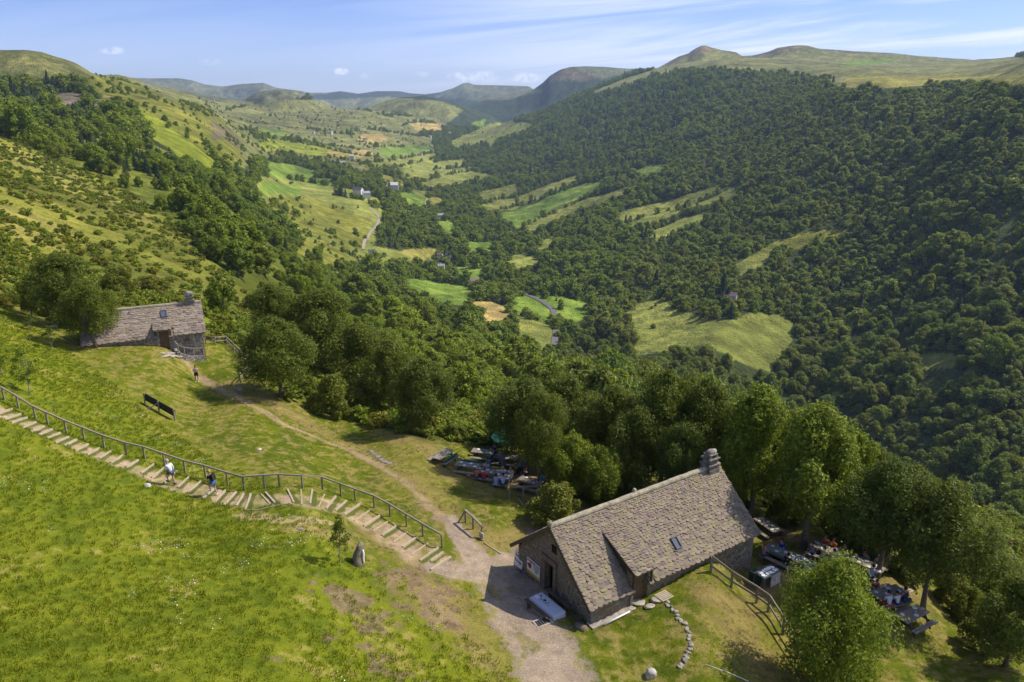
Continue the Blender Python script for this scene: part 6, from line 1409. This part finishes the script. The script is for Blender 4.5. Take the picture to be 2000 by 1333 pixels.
# conifer stands: the dark belt on the left hillside and drifts on the right one
pine = (inpoly(px, py, [(0,145),(110,160),(200,235),(300,280),(372,315),(372,395),(300,405),(160,310),(0,262)]) & (rng.rand(n) < np.clip(.62 + clus, 0, 1))) | (inpoly(px, py, [(1000,300),(1200,170),(1330,160),(1330,300),(1200,380),(1050,380)]) & (rng.rand(n) < .14)) | ((px > 900) & (rng.rand(n) < np.clip(clus * .8 - .24, .006, .35))) | (rng.rand(n) < .02)
sc_[pine & (px < 400)] *= .62
dark = px + (py - 700) * .7 > 1100
kx = rng.randint(0, 2, n)
R3 = np.sqrt(x * x + y * y + z * z); app = sc_ / R3
order = np.argsort(-app * (np.where(lone, .6, 1)))
pine[order[:285]] &= px[order[:285]] < 520; first = order[:285]; rest = order[285:]
for i in first:
    s = sc_[i]; k = 'fir' if pine[i] else (('wood1', 'wood3')[kx[i]] if dark[i] else ('wood0', 'wood2', 'wood4')[int(rng.randint(3))])
    h = 9 * s * rng.uniform(.85, 1.15); X_, Y_ = px[i], py[i]
    zone = ('above and left of the cottage' if X_ < 330 else 'right of the cottage' if X_ < 560 else 'behind the terrace bushes' if X_ < 780 else
            'beyond the left picnic tables' if X_ < 1000 else 'beyond the large house ridge' if X_ < 1300 else 'on the far bank behind the chimney' if X_ < 1600 else 'in the gully at the right')
    form = {'fir': 'dark pointed fir', 'wood4': 'narrow tall broadleaf tree'}.get(k, 'rounded dark broadleaf tree' if dark[i] else 'rounded green broadleaf tree')
    size = '' if k in ('fir', 'wood4') else ('large ' if s > 1.25 else 'small ' if s < .85 else 'middling ')
    lab = size + form + ' ' + zone
    tree(k, (x[i], y[i], z[i] - .5), h, (5.2 if k == 'fir' else 8.6) * s, lab, ('firs ' if k == 'fir' else 'broadleaf trees ') + zone, 'fir_tree' if k == 'fir' else 'tree')
lo = []
for i in range(4):
    me, C, r = crown_mesh('far_crown%d' % i, 60 + i, (9, 8, 9, 7.5)[i], 4.5, .0, 22, 1000, .56, ('round', 'bush', 'bush', 'bush')[i], M[('leaf_wood', 'leaf_dark')[i % 2]]); lo.append(('a%d_tree' % i, me))
lo.append(('a4_tree', crown_mesh('far_crown4', 66, 9.5, 4.0, .02, 18, 900, .56, 'round', M['leaf_wood'])[0]))
lo.append(('a5_fir', conifer_mesh('far_fir', 67, 11, 2.6, 700, .6, M['leaf_pine'])))
for i in range(5): lo.append(('b%d_tree' % i, KIND['wood%d' % i][0]))
lo.append(('b5_fir', KIND['fir'][0]))
coll = proto_collection('forest_kinds', lo)
i = rest; near_ = R3[i] < 620
idx = np.where(pine[i], 5, np.where(dark[i], np.where(kx[i] == 0, 1, 3), np.array([0, 2, 4])[rng.randint(0, 3, len(i))])) + np.where(near_, 6, 0)
s = sc_[i][:, None] * np.stack([rng.uniform(.85, 1.2, len(i)), rng.uniform(.85, 1.2, len(i)), rng.uniform(.72, 1.08, len(i))], 1)
print('forest points', len(i))
forest = scatter('forest', 'dense woodland covering both sides of the valley', np.stack([x[i], y[i], z[i] - 1.2 * sc_[i]], 1), rng.rand(len(i)) * 6.28, s, idx, coll)

# ------------------------------------------------------------------ bracken and scrub on the slopes
und = []
for i in range(3):
    und.append(('s%d' % i, crown_mesh('scrub%d' % i, 80 + i, 1.3, 1.25, 0, 9, 420, .20, 'bush', M[('leaf_bush', 'leaf_herb', 'leaf_wood')[i]], .2)[0]))
a, b = jitter_grid(-.95, .95, 40, 130, 1.25); zc = height(a / b, b); qx, qy = to_px(a, b, zc)
pat = fbm(a, b, 16, 4)
m = ~is_lawn(qx, qy - 7, b) & (pat + rng.rand(len(a)) * .7 > .18) & (qx > -150) & (qx < 2150) & (qy > 250) & ~inpoly(qx, qy, [(1812,950),(1850,955),(1890,968),(1935,995),(1925,1003),(1880,990),(1830,968)])
a, b, zc, qx, qy, pat = (w_[m] for w_ in (a, b, zc, qx, qy, pat))
a2, b2 = jitter_grid(-.8, .2, 130, 420, 3.0); z2 = height(a2 / b2, b2); x2, y2 = to_px(a2, b2, z2); d2 = cover(x2, y2, b2)[1]
p2 = fbm(a2, b2, 30, 4); m = (d2 < .5) & (d2 > .015) & (x2 > -150) & (p2 + rng.rand(len(a2)) * .8 > .38)
a, b, zc = np.concatenate([a, a2[m]]), np.concatenate([b, b2[m]]), np.concatenate([zc, z2[m]])
sz = rng.uniform(.35, 1.15, len(a)) * np.where(b > 130, 1.3, 1)
print('scrub', len(a))
scatter('scrub', 'bracken and low scrub covering the slopes below and above the terrace', np.stack([a, b, zc - .1], 1), rng.rand(len(a)) * 6.28, np.stack([sz, sz, sz * rng.uniform(.5, 1.1, len(a))], 1), rng.randint(0, 3, len(a)), proto_collection('scrub_kinds', und))

# ------------------------------------------------------------------ grass and flowers of the meadow
def tuft(name, seed, n, h, w, mat):
    rg = np.random.RandomState(seed); V = []; Fq = []
    for k in range(n):
        q = rg.rand() * 6.28; r = w * math.sqrt(rg.rand()); c = np.array((math.cos(q) * r, math.sin(q) * r, 0)); hh = h * rg.uniform(.5, 1.1); t = rg.rand() * 6.28
        s = np.array((math.cos(t), math.sin(t), 0)) * .017; l = np.array((math.cos(q), math.sin(q), 0)) * hh * rg.uniform(.1, .7)
        b0 = len(V); V += [c - s, c + s, c + s * .6 + l * .4 + (0, 0, hh * .65), c - s * .6 + l * .4 + (0, 0, hh * .65)]; Fq.append((b0, b0 + 1, b0 + 2, b0 + 3))
        V += [c + l + np.array((0, 0, hh))] * 1; b1 = len(V) - 1; V += [c + l * .99 + np.array((0, 0, hh * .99))]; Fq.append((b0 + 3, b0 + 2, b1, b1 + 1))
    return np_mesh(name, V, Fq, mat)
tf = [('t%d' % i, tuft('tuft%d' % i, 90 + i, 26, .15, .17, M['blade'])) for i in range(3)]
a, b = jitter_grid(-.95, .95, 17, 80, .30); zc = height(a / b, b); qx, qy = to_px(a, b, zc)
p1 = fbm(a, b, 5, 3); p0 = fbm(a + 30, b, 1.2, 3, .6)
m = is_lawn(qx, qy, b) & (qx > -60) & (qx < 2060) & (qy < 1420)
for l in (GRAVEL, GRAVEL2, GRAVEL3, STAIRP, TRACK, DUST, DUST2): m &= seg_dist(a, b, l) + p0 * .5 > 1.05
tr = sstep(-2, 4, (b - 38) + (a + 12) * .9)
m &= rng.rand(len(a)) < np.where(tr > .5, .42 + p0 * .9, .66 + p1 * .7)
m &= ~((tr > .5) & (p0 < -.25))
a, b, zc, tr = (w_[m] for w_ in (a, b, zc, tr))
sz = rng.uniform(.5, 1.15, len(a)) * np.where(tr > .5, .5, 1.0)
print('tufts', len(a))
scatter('grass', 'uneven meadow grass on the slope and the terrace', np.stack([a, b, zc - .01], 1), rng.rand(len(a)) * 6.28, np.stack([sz * 1.1, sz * 1.1, sz], 1), rng.randint(0, 3, len(a)), proto_collection('grass_kinds', tf))
fl = []
for i, mt in enumerate(('white', 'white', 'flower_yellow')):
    if mt not in M: M[mt] = plain(mt, (.60, .52, .02), .7, .1, 3)
    rg = np.random.RandomState(i); V, Fq = cards(np.stack([rg.normal(size=9) * .16, rg.normal(size=9) * .16, rg.uniform(.14, .24, 9)], 1), unit(rg.normal(size=(9, 3)) * .3 + np.array((0, 0, 1))), .022, rg, .9)
    fl.append(('f%d' % i, np_mesh('flower%d' % i, V, Fq, M[mt])))
a, b = jitter_grid(-.95, .35, 17, 75, .45); zc = height(a / b, b); qx, qy = to_px(a, b, zc); p1 = fbm(a + 11, b, 3.5, 4, .6)
tr = sstep(-2, 4, (b - 38) + (a + 12) * .9)
m = is_lawn(qx, qy, b) & (qx > -60) & (qx < 1500) & (tr < .3) & (rng.rand(len(a)) < np.clip(p1 * 1.1 - .22, 0.004, .5))
a, b, zc = a[m], b[m], zc[m]
scatter('wildflowers', 'small white and yellow flowers dotted through the meadow grass', np.stack([a, b, zc], 1), rng.rand(len(a)) * 6.28, np.full((len(a), 3), 1.0), np.where(rng.rand(len(a)) < .8, rng.randint(0, 2, len(a)), 2), proto_collection('flower_kinds', fl))

# ------------------------------------------------------------------ air
hz = MB().box((0, 5650, -20), (32000, 12000, 770))
haze = hz.build('haze', []); tag(haze, 'thin blue summer haze in the valley air', kind='stuff')
hm = bpy.data.materials.new('haze_air'); hm.use_nodes = True; hn = hm.node_tree.nodes; hl = hm.node_tree.links; hn.clear()
ho = hn.new('ShaderNodeOutputMaterial'); hv = hn.new('ShaderNodeVolumePrincipled'); hl.new(hv.outputs[0], ho.inputs['Volume'])
hv.inputs['Color'].default_value = (.54, .71, 1.0, 1); hv.inputs['Density'].default_value = 0.000062; hv.inputs['Anisotropy'].default_value = .1
haze.data.materials.append(hm)
